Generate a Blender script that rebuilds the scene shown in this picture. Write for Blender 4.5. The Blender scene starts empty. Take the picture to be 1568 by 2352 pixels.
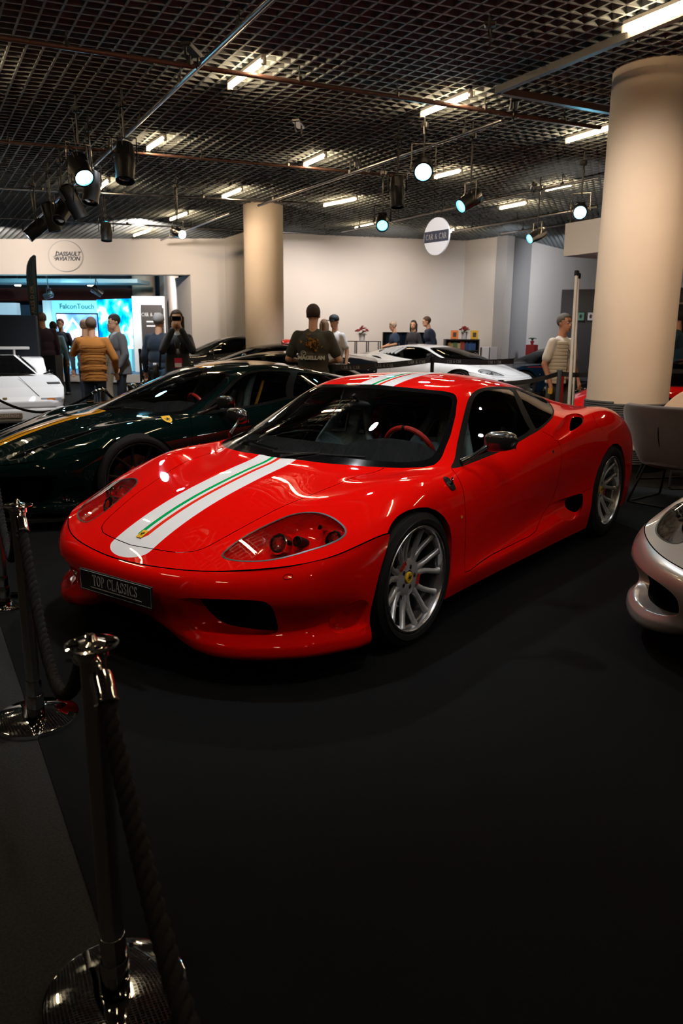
import bpy, bmesh, math, random
import numpy as np
from mathutils import Vector, Matrix
from mathutils.geometry import delaunay_2d_cdt
# ---------------------------------------------------------------- camera, world, exposure
SC = bpy.context.scene
W_, H_, F_ = 1568, 2352, 1727.06
cd = bpy.data.cameras.new('camera'); cam = bpy.data.objects.new('camera', cd); SC.collection.objects.link(cam); SC.camera = cam
CP = Vector((2.8515, 2.6826, 1.4051)); YAW, PIT, ROL = -2.4863, -.2269, .0093
fw = Vector((math.cos(YAW) * math.cos(PIT), math.sin(YAW) * math.cos(PIT), math.sin(PIT)))
r0 = Vector((math.sin(YAW), -math.cos(YAW), 0)); u0 = r0.cross(fw)
rt = r0 * math.cos(ROL) + u0 * math.sin(ROL); up = -r0 * math.sin(ROL) + u0 * math.cos(ROL)
M = Matrix((rt, up, -fw)).transposed().to_4x4(); M.translation = CP; cam.matrix_world = M
cd.sensor_fit = 'VERTICAL'; cd.sensor_height = 36; cd.lens = F_ / H_ * 36; cd.clip_start = .05; cd.clip_end = 200
cd.dof.use_dof = True; cd.dof.focus_distance = 3.6; cd.dof.aperture_fstop = 5.0
wd = bpy.data.worlds.new('world'); SC.world = wd; wd.use_nodes = True
wd.node_tree.nodes['Background'].inputs[0].default_value = (.6, .65, .7, 1); wd.node_tree.nodes['Background'].inputs[1].default_value = .05
vs = SC.view_settings; SC.display_settings.display_device = 'sRGB'
vs.view_transform = 'Standard'; vs.look = 'None'; vs.gamma = 1; vs.use_curve_mapping = False; vs.exposure = 0.9
SC.cycles.max_bounces = 6; SC.cycles.diffuse_bounces = 2; SC.cycles.glossy_bounces = 3; SC.cycles.transparent_max_bounces = 10
SC.cycles.use_adaptive_sampling = True; SC.cycles.adaptive_threshold = .05; SC.cycles.adaptive_min_samples = 12
SC.cycles.sample_clamp_indirect = 4; SC.cycles.use_denoising = True; SC.cycles.caustics_reflective = False; SC.cycles.caustics_refractive = False
PI = math.pi
CH = 4.1                                                   # height of the ceiling grid
def DIR(deg): a = math.radians(deg); return Vector((math.cos(a), math.sin(a), 0))
AD, BD = DIR(-113), DIR(149)                               # the two directions of the ceiling grid
"""fill spots added without lamp heads: (position, aimed at, watts, colour, cone degrees)"""
def spot(pos, aim, w, col=(1, .80, .62), ang=50, r=.08, blend=.6):
    l = bpy.data.lights.new('spot_beam', 'SPOT'); l.energy = w; l.color = col; l.spot_size = math.radians(ang); l.spot_blend = blend; l.shadow_soft_size = r
    o = bpy.data.objects.new('spot_beam', l); SC.collection.objects.link(o); o.location = pos
    o.rotation_euler = (Vector(aim) - Vector(pos)).to_track_quat('-Z', 'Y').to_euler(); return o
# added white spots without fixtures, brightening the cars and the people
NW = (.93, .97, 1)
for p_, a_, w_, g_ in (((1.2, 1.9, 3.9), (.3, 0, .6), 52, 62), ((-1.2, 3.2, 3.9), (-1.0, 0, .8), 22, 60), ((-2.2, -1.2, 3.9), (-1.2, -.2, .8), 110, 75), ((-.6, -1.6, 3.9), (-.9, -2.9, .6), 100, 60), ((.6, 4.4, 3.9), (-.6, 2.6, .5), 55, 50), ((-4.4, 1.8, 3.9), (-3.0, .3, .7), 22, 60), ((.1, -.1, 3.97), (.1, 0, .6), 110, 62), ((-2.0, 0, 3.97), (-2.0, 0, .6), 60, 60), ((-3.6, -6.0, 3.97), (-3.6, -7.6, 0), 200, 95), ((-5.6, -9.4, 3.97), (-5.8, -9.2, 0), 280, 100), ((-8.8, -5.6, 3.97), (-9.6, -6.2, 0), 200, 100), ((-7.2, -2.6, 3.97), (-7.6, -1.8, 0), 190, 85), ((-11.8, -3.6, 3.97), (-12.2, -4.6, 0), 240, 100), ((-9.0, -13.0, 3.97), (-9.4, -13.4, 0), 200, 100)):
    spot(p_, a_, w_, NW, g_, .06, .8)
for p_, a_, w_, g_, c_ in (((-9.0, -12.5, 3.9), (-11.6, -15.6, 3.4), 330, 100, (1, .83, .70)), ((-6.6, -16.6, 3.9), (-9.2, -19.0, 3.2), 360, 100, (1, .83, .70)), ((-13.0, -7.6, 3.9), (-15.2, -10.2, 1.2), 200, 105, (1, .87, .80)), ((-11.3, -9.6, 3.9), (-13.4, -11.4, 1.6), 190, 100, (1, .86, .78)), ((-14.2, -5.6, 3.9), (-17.4, -6.9, 1.8), 120, 95, (.95, .95, 1)), ((-16.8, -3.6, 3.9), (-20, -6.7, 2.0), 230, 100, (.95, .95, 1)),
    ((-7.3, -8.6, 3.7), (-9.4, -8.6, 2.8), 110, 80, (1, .78, .56)), ((-3.2, -.6, 3.7), (-5.2, .3, 2.0), 170, 80, (1, .84, .70)), ((-3.9, 2.6, 3.7), (-5.0, .9, 2.0), 150, 80, (1, .72, .5))):  # added washers brightening walls and columns, no fixtures there
    spot(p_, a_, w_, c_, g_, .1, .9)
import numpy as np
# ---------------------------------------------------------------- smooth panel surfaces
def bspl(t, n):
    t = np.clip(t, 0, n - 1 - 1e-9); i = np.floor(t).astype(int); f = t - i
    w = np.stack([(1 - f) ** 3, 3 * f ** 3 - 6 * f ** 2 + 4, -3 * f ** 3 + 3 * f ** 2 + 3 * f + 1, f ** 3], -1) / 6
    return i, w
class Surf:
    """uniform cubic B-spline surface through (nearly) a grid of points; sym mirrors the last row in y"""
    def __init__(s, P, sym=True, it=2, sg=None):
        s.P = np.array(P, float); s.n, s.m = s.P.shape[:2]; s.sym = sym; s.sg = sg or (1 if sym else -1)
        C = s.P.copy()
        for _ in range(it):
            s.setc(C)
            U, V = np.meshgrid(np.arange(s.n), np.arange(s.m), indexing='ij')
            C = C + .8 * (s.P - s(U.ravel(), V.ravel()).reshape(s.P.shape))
        s.setc(C)
    def setc(s, C):
        A = np.concatenate([2 * C[:1] - C[1:2], C, 2 * C[-1:] - C[-2:-1]], 0)
        last = A[:, -2:-1] * np.array([1, -1, 1]) if s.sym else 2 * A[:, -1:] - A[:, -2:-1]
        s.A = np.concatenate([2 * A[:, :1] - A[:, 1:2], A, last], 1)
    def __call__(s, u, v):
        u = np.asarray(u, float); v = np.asarray(v, float)
        iu, wu = bspl(u, s.n); iv, wv = bspl(v, s.m)
        out = np.zeros(u.shape + (3,))
        for a in range(4):
            for b in range(4):
                out += (wu[..., a] * wv[..., b])[..., None] * s.A[iu + a, iv + b]
        return out
    def d(s, u, v, e=2e-3):
        u = np.clip(u, e, s.n - 1 - e); v = np.clip(v, e, s.m - 1 - e)
        return (s(u + e, v) - s(u - e, v)) / 2 / e, (s(u, v + e) - s(u, v - e)) / 2 / e
    def nrm(s, u, v):
        a, b = s.d(u, v); n = np.cross(a, b) * s.sg; return n / (np.linalg.norm(n, axis=-1, keepdims=True) + 1e-12)
RED_BODY = [  # stations nose to tail, each sill to centre line: (x, y, z) in metres, front axle at x = 0
[(.22,.93,.15),(.22,.95,.25),(.22,.955,.36),(.22,.957,.50),(.24,.948,.60),(.48,.875,.545),(.68,.765,.515),(.845,.53,.485),(.915,.33,.472),(.945,.15,.465),(.955,0,.463)],
[(.12,.93,.15),(.12,.95,.25),(.12,.957,.36),(.12,.958,.50),(.15,.93,.645),(.40,.825,.605),(.56,.68,.580),(.70,.49,.552),(.77,.32,.535),(.80,.16,.545),(.81,0,.547)],
[(.02,.93,.15),(.02,.95,.25),(.02,.957,.36),(.01,.958,.52),(.05,.925,.672),(.24,.805,.668),(.37,.64,.655),(.47,.47,.640),(.525,.31,.632),(.55,.16,.640),(.555,0,.642)],
[(-.12,.93,.15),(-.12,.95,.25),(-.12,.957,.36),(-.12,.958,.53),(-.09,.915,.695),(.05,.80,.735),(.14,.64,.722),(.21,.47,.705),(.26,.31,.702),(.28,.16,.709),(.285,0,.711)],
[(-.30,.93,.145),(-.30,.952,.24),(-.30,.945,.35),(-.30,.955,.54),(-.28,.912,.70),(-.17,.815,.762),(-.10,.66,.760),(-.04,.50,.748),(.03,.33,.748),(.06,.16,.755),(.07,0,.757)],
[(-.49,.925,.143),(-.49,.955,.238),(-.49,.938,.31),(-.49,.948,.55),(-.48,.908,.70),(-.46,.835,.762),(-.41,.762,.772),(-.34,.69,.778),(-.18,.48,.783),(-.10,.25,.787),(-.07,0,.788)],
[(-.72,.925,.142),(-.72,.955,.243),(-.72,.922,.305),(-.72,.946,.56),(-.71,.912,.71),(-.69,.845,.786),(-.63,.752,.832),(-.58,.655,.868),(-.44,.45,.885),(-.37,.24,.898),(-.35,0,.905)],
[(-.93,.925,.142),(-.93,.955,.248),(-.93,.912,.308),(-.93,.946,.57),(-.93,.916,.722),(-.92,.852,.803),(-.88,.72,.905),(-.84,.590,1.000),(-.74,.40,1.014),(-.69,.21,1.028),(-.68,0,1.034)],
[(-1.16,.925,.140),(-1.16,.955,.258),(-1.16,.902,.318),(-1.16,.948,.58),(-1.16,.924,.738),(-1.16,.86,.823),(-1.12,.715,.965),(-1.08,.560,1.100),(-1.02,.37,1.124),(-.995,.19,1.133),(-.99,0,1.136)],
[(-1.45,.925,.137),(-1.45,.955,.272),(-1.45,.892,.340),(-1.45,.95,.60),(-1.45,.93,.76),(-1.44,.862,.862),(-1.42,.71,1.005),(-1.40,.555,1.138),(-1.40,.37,1.172),(-1.40,.19,1.186),(-1.40,0,1.190)],
[(-1.80,.925,.134),(-1.80,.955,.285),(-1.80,.898,.365),(-1.80,.95,.62),(-1.80,.935,.79),(-1.80,.858,.892),(-1.79,.70,1.005),(-1.76,.552,1.108),(-1.75,.37,1.150),(-1.75,.19,1.170),(-1.75,0,1.175)],
[(-2.08,.925,.130),(-2.08,.955,.285),(-2.08,.930,.43),(-2.08,.956,.64),(-2.08,.938,.815),(-2.08,.850,.905),(-2.08,.690,.960),(-2.08,.540,1.052),(-2.1,.37,1.095),(-2.1,.19,1.118),(-2.1,0,1.125)],
[(-2.40,.93,.130),(-2.40,.955,.30),(-2.40,.957,.46),(-2.40,.962,.66),(-2.40,.925,.84),(-2.40,.815,.930),(-2.40,.680,.935),(-2.40,.535,.988),(-2.4,.37,1.030),(-2.4,.19,1.052),(-2.4,0,1.060)],
[(-2.70,.93,.140),(-2.70,.955,.32),(-2.70,.958,.50),(-2.70,.960,.68),(-2.70,.920,.84),(-2.70,.805,.932),(-2.70,.670,.925),(-2.70,.540,.938),(-2.7,.37,.972),(-2.7,.19,.992),(-2.7,0,1.0)],
[(-2.97,.92,.150),(-2.97,.945,.32),(-2.97,.948,.50),(-2.97,.942,.67),(-2.98,.893,.81),(-2.99,.785,.895),(-3.0,.665,.897),(-3.0,.540,.900),(-3.0,.37,.918),(-3.0,.19,.937),(-3.0,0,.943)],
[(-3.17,.90,.160),(-3.17,.925,.32),(-3.17,.925,.48),(-3.18,.912,.64),(-3.20,.855,.76),(-3.22,.752,.835),(-3.24,.645,.858),(-3.24,.530,.872),(-3.25,.37,.888),(-3.25,.19,.905),(-3.25,0,.910)],
[(-3.30,.87,.175),(-3.31,.885,.32),(-3.31,.88,.46),(-3.33,.86,.61),(-3.35,.80,.71),(-3.37,.72,.785),(-3.39,.62,.825),(-3.40,.510,.848),(-3.41,.36,.868),(-3.42,.19,.885),(-3.42,0,.890)],
]
RED_NOSE = [  # columns centre line to wheel arch, each seam to underside
[(.955,0,.463),(.985,0,.440),(1.00,0,.39),(.992,0,.33),(.968,0,.275),(.945,0,.245),(.91,0,.225),(.86,0,.215),(.80,0,.21)],
[(.945,.16,.465),(.977,.163,.441),(.992,.166,.39),(.984,.165,.33),(.960,.163,.272),(.938,.162,.238),(.907,.162,.212),(.86,.16,.198),(.80,.158,.195)],
[(.915,.33,.472),(.947,.338,.446),(.962,.345,.393),(.953,.343,.332),(.922,.335,.266),(.930,.340,.214),(.926,.342,.186),(.898,.336,.150),(.80,.32,.143)],
[(.845,.53,.485),(.878,.545,.454),(.897,.553,.398),(.888,.549,.335),(.852,.529,.255),(.892,.549,.197),(.900,.554,.172),(.892,.550,.124),(.80,.50,.115)],
[(.68,.765,.515),(.705,.782,.475),(.722,.795,.412),(.715,.790,.338),(.680,.762,.250),(.715,.786,.194),(.722,.791,.170),(.715,.786,.124),(.64,.71,.115)],
[(.55,.840,.535),(.572,.857,.494),(.588,.868,.425),(.582,.862,.340),(.552,.838,.250),(.574,.868,.192),(.580,.875,.168),(.574,.870,.123),(.54,.80,.115)],
[(.42,.895,.555),(.440,.910,.512),(.462,.918,.435),(.462,.915,.342),(.444,.893,.250),(.458,.924,.192),(.462,.931,.167),(.458,.925,.122),(.43,.85,.115)],
[(.32,.928,.575),(.340,.938,.530),(.385,.942,.440),(.408,.938,.342),(.410,.926,.250),(.412,.938,.195),(.414,.944,.164),(.410,.932,.122),(.40,.87,.117)],
[(.24,.948,.600),(.262,.952,.550),(.322,.953,.450),(.358,.948,.342),(.372,.935,.250),(.374,.942,.197),(.375,.948,.165),(.374,.936,.124),(.37,.87,.120)],
]
def join_nose(body, nose, vs):
    N = np.array(nose, float); S = body(np.zeros(len(vs)), np.array(vs, float)); D = S - N[:, 0]
    for r, w in enumerate((1, .75, .5, .3, .15, 0, 0, 0, 0)): N[:, r] += D * w
    return Surf(N, sym=False)
NOSE_V = [10, 9, 8, 7, 6, 5.42, 4.85, 4.4, 4.0]
RB = {"hood":[[0.565,9.209],[0.637,8.465],[0.72,8.149],[0.838,7.893],[1.025,7.734],[1.274,7.604],[1.893,7.254],[2.294,7.12],[2.883,6.792],[3.545,6.592],[4.271,7.026],[4.839,7.42]],"shield":[[4.901,9.974],[4.96,9.581],[4.925,8.803],[4.93,8.207],[4.894,7.741],[4.871,7.029],[4.972,6.455],[5.145,6.243],[5.417,6.345],[5.841,6.485],[6.451,6.582],[7.107,6.786],[7.629,7.021],[7.796,7.162],[7.862,7.269],[7.883,7.471],[7.913,8.397],[7.913,9.362],[7.939,9.971]],"shield_in":[[5.071,10.0],[5.249,9.467],[5.257,8.644],[5.217,7.894],[5.193,7.29],[5.311,6.951],[5.474,6.791],[5.754,6.775],[6.183,6.779],[6.747,6.869],[7.314,7.029],[7.591,7.162],[7.677,7.262],[7.701,7.453],[7.739,8.242],[7.723,9.151],[7.726,9.711]],"dlo":[[5.168,5.3],[5.43,5.564],[6.218,6.136],[6.833,6.411],[7.546,6.685],[7.954,6.844],[8.245,6.923],[8.517,6.952],[8.825,6.935],[9.242,6.9],[9.748,6.929],[10.346,7.037],[11.429,7.333],[11.46,6.853],[11.207,6.26],[10.676,5.763],[10.193,5.441],[9.842,5.252],[9.454,5.117],[9.063,5.031],[8.879,5.029],[7.928,4.978],[7.009,4.91],[5.667,4.924],[5.079,5.062]],"door_glass":[[5.691,5.467],[6.563,6.028],[7.239,6.37],[7.815,6.641],[8.169,6.769],[8.469,6.819],[8.791,6.792],[9.167,6.739],[9.571,6.701],[9.273,6.203],[9.023,5.702],[8.883,5.346],[8.869,5.17],[8.047,5.145],[7.159,5.114],[6.14,5.163]],"quarter_glass":[[9.786,6.785],[10.002,6.799],[10.472,6.91],[11.429,7.25],[11.358,6.714],[10.961,6.092],[10.437,5.664],[10.087,5.428],[9.55,5.216],[9.245,5.146],[9.092,5.12],[9.063,5.173],[9.153,5.448],[9.339,5.886],[9.575,6.347]],"door":[[5.089,5.133],[4.959,4.745],[4.844,4.265],[4.734,3.781],[4.64,3.318],[4.657,2.871],[4.75,2.439],[4.778,1.624],[4.719,1.091],[5.811,1.581],[7.542,1.45],[8.594,1.205],[9.058,1.833],[9.351,2.154],[9.55,2.296],[9.561,2.632],[9.518,2.953],[9.515,3.641],[9.524,3.942],[9.464,4.318],[9.317,4.658],[9.195,4.941]],"intake_out":[[9.464,4.711],[9.648,4.825],[9.971,4.964],[10.65,5.259],[11.045,5.319],[11.371,5.248],[11.461,5.04],[11.396,4.807],[11.247,4.63],[10.975,4.481],[10.648,4.369],[10.215,4.298],[9.868,4.27],[9.438,4.247],[9.391,4.385],[9.4,4.565]],"intake_in":[[10.216,4.611],[10.457,4.847],[10.747,5.019],[10.943,5.042],[11.123,5.014],[11.259,4.857],[11.211,4.678],[10.986,4.52],[10.509,4.413],[10.115,4.384]],"scoop_out":[[9.588,2.232],[10.21,2.084],[10.852,1.886],[10.979,1.838],[11.046,1.727],[11.035,1.492],[10.954,1.176],[10.758,0.898],[10.447,0.756],[10.087,0.826],[9.795,1.167],[9.665,1.646],[9.593,1.965],[9.535,2.175]],"scoop_in":[[10.171,1.871],[10.217,2.02],[10.851,1.846],[10.994,1.783],[10.992,1.483],[10.837,1.148],[10.591,1.037],[10.299,1.283],[10.172,1.632]],"lamp":[[0.625,7.204],[0.756,7.232],[0.997,7.194],[1.217,7.139],[1.426,7.039],[1.633,6.894],[1.829,6.743],[1.978,6.606],[2.062,6.443],[2.078,6.207],[2.021,5.928],[1.874,5.656],[1.652,5.393],[1.37,5.182],[1.098,5.059],[0.893,5.033],[0.729,5.095],[0.658,5.213],[0.58,5.419],[0.524,5.669],[0.43,5.925],[0.351,6.175],[0.312,6.409],[0.342,6.649],[0.415,6.879],[0.503,7.061]],"badge_shield":[[4.359,4.549],[4.543,4.599],[4.524,4.339],[4.488,4.125],[4.405,3.871],[4.297,3.814],[4.2,3.926],[4.173,4.07]],"quarter_line":[[11.016,1.857],[11.187,1.846],[11.466,1.825]],"flap":[[11.937,4.721],[11.721,4.374],[11.71,4.083],[11.937,3.771]],"pt_marker":[[4.426,3.04]],"pt_lock":[[9.191,3.864]],"pt_badge":[[0.948,9.863]],"pt_lens":[[1.245,6.381],[1.331,6.053],[1.065,5.25],[1.64,5.717]]}
RN = {"grille_in":[[2.594,2.353],[2.938,2.287],[3.266,2.307],[3.572,2.373],[3.662,2.523],[3.733,2.847],[3.77,3.39],[3.793,4.027],[3.779,4.251],[3.543,4.233],[3.28,4.158],[3.041,4.059],[2.868,3.819],[2.733,3.292],[2.647,2.7]],"grille_out":[[2.192,2.51],[2.385,2.353],[2.596,2.267],[2.938,2.213],[3.267,2.228],[3.572,2.289],[3.682,2.442],[3.757,2.824],[3.799,3.676],[3.82,4.251],[3.7,4.439],[3.478,4.54],[3.296,4.606],[3.103,4.619],[2.957,4.634],[2.792,4.643],[2.602,4.616],[2.372,4.256],[2.211,3.609],[2.149,3.034]],"corner_out":[[6.819,3.061],[6.202,3.097],[5.808,3.195],[5.348,3.425],[5.155,3.632],[5.056,3.99],[5.084,4.389],[5.213,4.71],[5.385,4.838],[5.95,4.751],[7.347,4.662],[7.909,4.369],[7.86,3.693],[7.529,3.286]],"tow":[[4.088,0.904],[4.079,0.994],[4.053,1.069],[4.018,1.115],[3.979,1.126],[3.946,1.1],[3.923,1.041],[3.914,0.957],[3.921,0.863],[3.942,0.778],[3.976,0.722],[4.014,0.71],[4.051,0.743],[4.078,0.813]],"pt_tow":[[3.997,0.928]]}
FARCH = [[-0.1, -0.3], [-0.1, 4.101], [0.12, 4.101], [0.663, 4.106], [1.258, 4.084], [1.79, 3.997], [2.32, 3.849], [2.756, 3.706], [3.149, 3.513], [3.466, 3.266], [3.732, 2.96], [3.893, 2.599], [3.966, 2.174], [3.964, 1.606], [3.925, 0.782], [3.857, 0.0], [3.857, -0.3]]
RARCH = [[11.5, -0.3], [11.5, 0.0], [11.477, 0.654], [11.499, 1.329], [11.568, 1.942], [11.692, 2.445], [11.91, 2.808], [12.196, 3.023], [12.524, 3.091], [12.861, 3.02], [13.21, 2.798], [13.536, 2.402], [13.802, 1.935], [13.964, 1.442], [14.026, 0.878], [14.025, 0.412], [14.0, 0.0], [14.0, -0.3]]
# ---------------------------------------------------------------- materials
MC = {}
def mat(name, col=(.5, .5, .5), rough=.5, metal=0, coat=0, emit=0, ecol=None, noise=0, nscale=20, bump=0, bscale=200, spec=.5, crough=.03, flake=0, sheen=0):
    if name in MC: return MC[name]
    m = bpy.data.materials.new(name); m.use_nodes = True; nt = m.node_tree; b = nt.nodes['Principled BSDF']; I = b.inputs
    I['Base Color'].default_value = (*col, 1); I['Roughness'].default_value = rough; I['Metallic'].default_value = metal
    I['Coat Weight'].default_value = coat; I['Coat Roughness'].default_value = crough; I['Specular IOR Level'].default_value = spec
    if sheen: I['Sheen Weight'].default_value = sheen
    if emit: I['Emission Color'].default_value = (*(ecol or col), 1); I['Emission Strength'].default_value = emit
    if noise or bump or flake:
        tc = nt.nodes.new('ShaderNodeTexCoord')
        if noise:
            n = nt.nodes.new('ShaderNodeTexNoise'); n.inputs['Scale'].default_value = nscale; n.inputs['Detail'].default_value = 4
            mx = nt.nodes.new('ShaderNodeMix'); mx.data_type = 'RGBA'; mx.inputs[6].default_value = (*[c * (1 - noise) for c in col], 1); mx.inputs[7].default_value = (*[min(1, c * (1 + noise)) for c in col], 1)
            nt.links.new(tc.outputs['Object'], n.inputs['Vector']); nt.links.new(n.outputs[0], mx.inputs[0]); nt.links.new(mx.outputs[2], I['Base Color'])
        if bump:
            n = nt.nodes.new('ShaderNodeTexNoise'); n.inputs['Scale'].default_value = bscale; bp = nt.nodes.new('ShaderNodeBump'); bp.inputs['Strength'].default_value = bump
            bp.inputs['Distance'].default_value = .004
            nt.links.new(tc.outputs['Object'], n.inputs['Vector']); nt.links.new(n.outputs[0], bp.inputs['Height']); nt.links.new(bp.outputs[0], I['Normal'])
    MC[name] = m; return m
def emis(name, col, s):
    if name in MC: return MC[name]
    m = bpy.data.materials.new(name); m.use_nodes = True; nt = m.node_tree; nt.nodes.clear()
    e = nt.nodes.new('ShaderNodeEmission'); e.inputs[0].default_value = (*col, 1); e.inputs[1].default_value = s
    o = nt.nodes.new('ShaderNodeOutputMaterial'); nt.links.new(e.outputs[0], o.inputs[0]); MC[name] = m; return m
def glass(name, tint=(.6, .7, .7), gloss=1.0, rough=.0, ior=1.5):
    """a thin pane: tinted see-through mixed with mirror reflection by angle"""
    if name in MC: return MC[name]
    m = bpy.data.materials.new(name); m.use_nodes = True; nt = m.node_tree; nt.nodes.clear()
    t = nt.nodes.new('ShaderNodeBsdfTransparent'); t.inputs[0].default_value = (*tint, 1)
    g = nt.nodes.new('ShaderNodeBsdfGlossy'); g.inputs['Roughness'].default_value = rough; g.inputs[0].default_value = (gloss, gloss, gloss, 1)
    f = nt.nodes.new('ShaderNodeFresnel'); f.inputs[0].default_value = ior
    x = nt.nodes.new('ShaderNodeMixShader'); o = nt.nodes.new('ShaderNodeOutputMaterial')
    nt.links.new(f.outputs[0], x.inputs[0]); nt.links.new(t.outputs[0], x.inputs[1]); nt.links.new(g.outputs[0], x.inputs[2]); nt.links.new(x.outputs[0], o.inputs[0])
    MC[name] = m; return m
BLACK = mat('black plastic', (.009, .009, .010), .45, spec=.2)
GLOSSBLK = mat('gloss black', (.003, .003, .0035), .08, spec=.5)
GAP = mat('panel gap', (.001, .001, .001), .9, spec=0)
RUBBER = mat('tyre rubber', (.011, .0115, .012), .6, bump=.3, bscale=120, spec=.22)
CHROME = mat('chrome', (.85, .84, .82), .06, metal=1)
ALU = mat('aluminium tube', (.42, .42, .43), .38, metal=1)
WHITE = mat('white plastic', (.8, .8, .8), .4)
SKIN = mat('skin', (.62, .34, .22), .55); SKIN2 = mat('tanned skin', (.45, .20, .11), .5)
# ---------------------------------------------------------------- objects
COL = SC.collection
def link(name, me, parent=None, mats=(), M=None):
    o = bpy.data.objects.new(name, me); COL.objects.link(o)
    if parent is not None: o.parent = parent
    if M is not None: o.matrix_local = M
    return o
def tag(o, label=None, cat=None, group=None, kind=None):
    for k, v in (('label', label), ('category', cat), ('group', group), ('kind', kind)):
        if v: o[k] = v
    return o
def thing(name, label, cat, loc=(0, 0, 0), rz=0, group=None):
    o = bpy.data.objects.new(name, None); COL.objects.link(o); o.location = loc; o.rotation_euler = (0, 0, rz); o.empty_display_size = .1
    return tag(o, label, cat, group)
def children(o): return [c for c in bpy.data.objects if c.parent == o]
def kids_map():
    d = {}
    for c in bpy.data.objects:
        if c.parent: d.setdefault(c.parent.name, []).append(c)
    return d
def copy_tree(o, parent=None, km=None, remat=None, skip=()):
    km = km or kids_map(); c = o.copy(); COL.objects.link(c); c.parent = parent
    if remat and c.type == 'MESH':
        for i, ms in enumerate(c.material_slots):
            if ms.material and ms.material.name in remat: ms.link = 'OBJECT'; ms.material = MC[remat[ms.material.name]]
    for ch in km.get(o.name, []):
        if ch.name.split('.')[0] not in skip: copy_tree(ch, c, km, remat, skip)
    return c
def mesh(name, V, F, m=None, smooth=False, nrm=None):
    me = bpy.data.meshes.new(name); me.from_pydata([tuple(map(float, v)) for v in V], [], [tuple(map(int, f)) for f in F])
    ms = m if isinstance(m, (list, tuple)) else [m]
    for x in ms:
        if x: me.materials.append(x)
    if smooth:
        me.polygons.foreach_set('use_smooth', [True] * len(me.polygons))
    if nrm is not None: me.normals_split_custom_set_from_vertices([tuple(map(float, n)) for n in nrm])
    me.update(); return me
class MB:
    """collects simple solids and links them as ONE mesh"""
    def __init__(s): s.V = []; s.F = []; s.mi = []; s.sm = []; s.k = 0
    def add(s, V, F, smooth=False):
        o = len(s.V); s.V += [tuple(v) for v in V]; s.F += [tuple(i + o for i in f) for f in F]; s.mi += [s.k] * len(F); s.sm += [smooth] * len(F); return s
    def box(s, c, d, R=None, ch=0):
        x, y, z = [a / 2 for a in d]
        if ch:   # chamfered box
            V = []
            for sx in (-1, 1):
                for sy in (-1, 1):
                    for sz in (-1, 1):
                        V += [(sx * (x - ch), sy * (y - ch), sz * z), (sx * (x - ch), sy * y, sz * (z - ch)), (sx * x, sy * (y - ch), sz * (z - ch))]
            bm = bmesh.new(); [bm.verts.new(v) for v in V]; r = bmesh.ops.convex_hull(bm, input=bm.verts); bm.verts.index_update()
            V = [v.co.copy() for v in bm.verts]; F = [[v.index for v in f.verts] for f in bm.faces]; bm.free()
        else:
            V = [Vector((i, j, k)) for i in (-x, x) for j in (-y, y) for k in (-z, z)]
            F = [(0, 1, 3, 2), (4, 6, 7, 5), (0, 4, 5, 1), (2, 3, 7, 6), (0, 2, 6, 4), (1, 5, 7, 3)]
        c = Vector(c)
        V = [(R @ Vector(v) if R is not None else Vector(v)) + c for v in V]
        return s.add(V, F)
    def rings(s, R, close=True, cap=True, smooth=True):
        n = len(R[0]); V = [p for r in R for p in r]; F = []
        for i in range(len(R) - 1):
            for j in range(n if close else n - 1):
                a, b = i * n + j, i * n + (j + 1) % n; F.append((a, b, b + n, a + n))
        s.add(V, F, smooth)
        if cap:
            for r, rev in ((R[0], 1), (R[-1], 0)):
                s.add(r, [tuple(range(n))[::-1] if rev else tuple(range(n))], False)
        return s
    def tube(s, pts, r, n=10, cap=True, sx=1.0, smooth=True, upv=(0, 0, 1)):
        """round bar along a polyline; r a number or one per point"""
        P = [Vector(p) for p in pts]; rs = r if isinstance(r, (list, tuple)) else [r] * len(P); R = []
        prev = None
        for i, p in enumerate(P):
            t = (P[min(i + 1, len(P) - 1)] - P[max(i - 1, 0)]).normalized()
            if prev is None:
                a = Vector(upv) if abs(t.dot(Vector(upv))) < .95 else Vector((1, 0, 0)); x = t.cross(a).normalized()
            else: x = (prev - t * prev.dot(t)).normalized()
            prev = x; y = t.cross(x)
            R.append([p + (x * math.cos(2 * PI * k / n) * sx + y * math.sin(2 * PI * k / n)) * rs[i] for k in range(n)])
        return s.rings(R, True, cap, smooth)
    def lathe(s, prof, c=(0, 0, 0), n=32, axis='z', smooth=True, loop=False):
        """prof: (radius, height) list"""
        R = []
        for r, h in prof:
            q = []
            for k in range(n):
                a = 2 * PI * k / n; x, y = r * math.cos(a), r * math.sin(a)
                q.append(Vector(c) + (Vector((x, y, h)) if axis == 'z' else Vector((x, h, -y)) if axis == 'y' else Vector((h, x, y))))
            R.append(q)
        if loop: R.append(R[0]); return s.rings(R, True, False, smooth)
        return s.rings(R, True, True, smooth)
    def prism(s, poly, z0, z1, f=None, smooth=False):
        f = f or (lambda x, y, z: (x, y, z)); n = len(poly)
        V = [f(x, y, z0) for x, y in poly] + [f(x, y, z1) for x, y in poly]
        F = [tuple(range(n))[::-1], tuple(range(n, 2 * n))] + [(i, (i + 1) % n, (i + 1) % n + n, i + n) for i in range(n)]
        return s.add(V, F, smooth)
    def ball(s, c, r, n=12, m=8):
        c = Vector(c); r = Vector(r) if hasattr(r, '__len__') else Vector((r, r, r)); R = []
        for i in range(m + 1):
            t = PI * i / m; R.append([c + Vector((r.x * math.sin(t) * math.cos(2 * PI * k / n), r.y * math.sin(t) * math.sin(2 * PI * k / n), -r.z * math.cos(t))) for k in range(n)])
        return s.rings(R, True, False, True)
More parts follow.
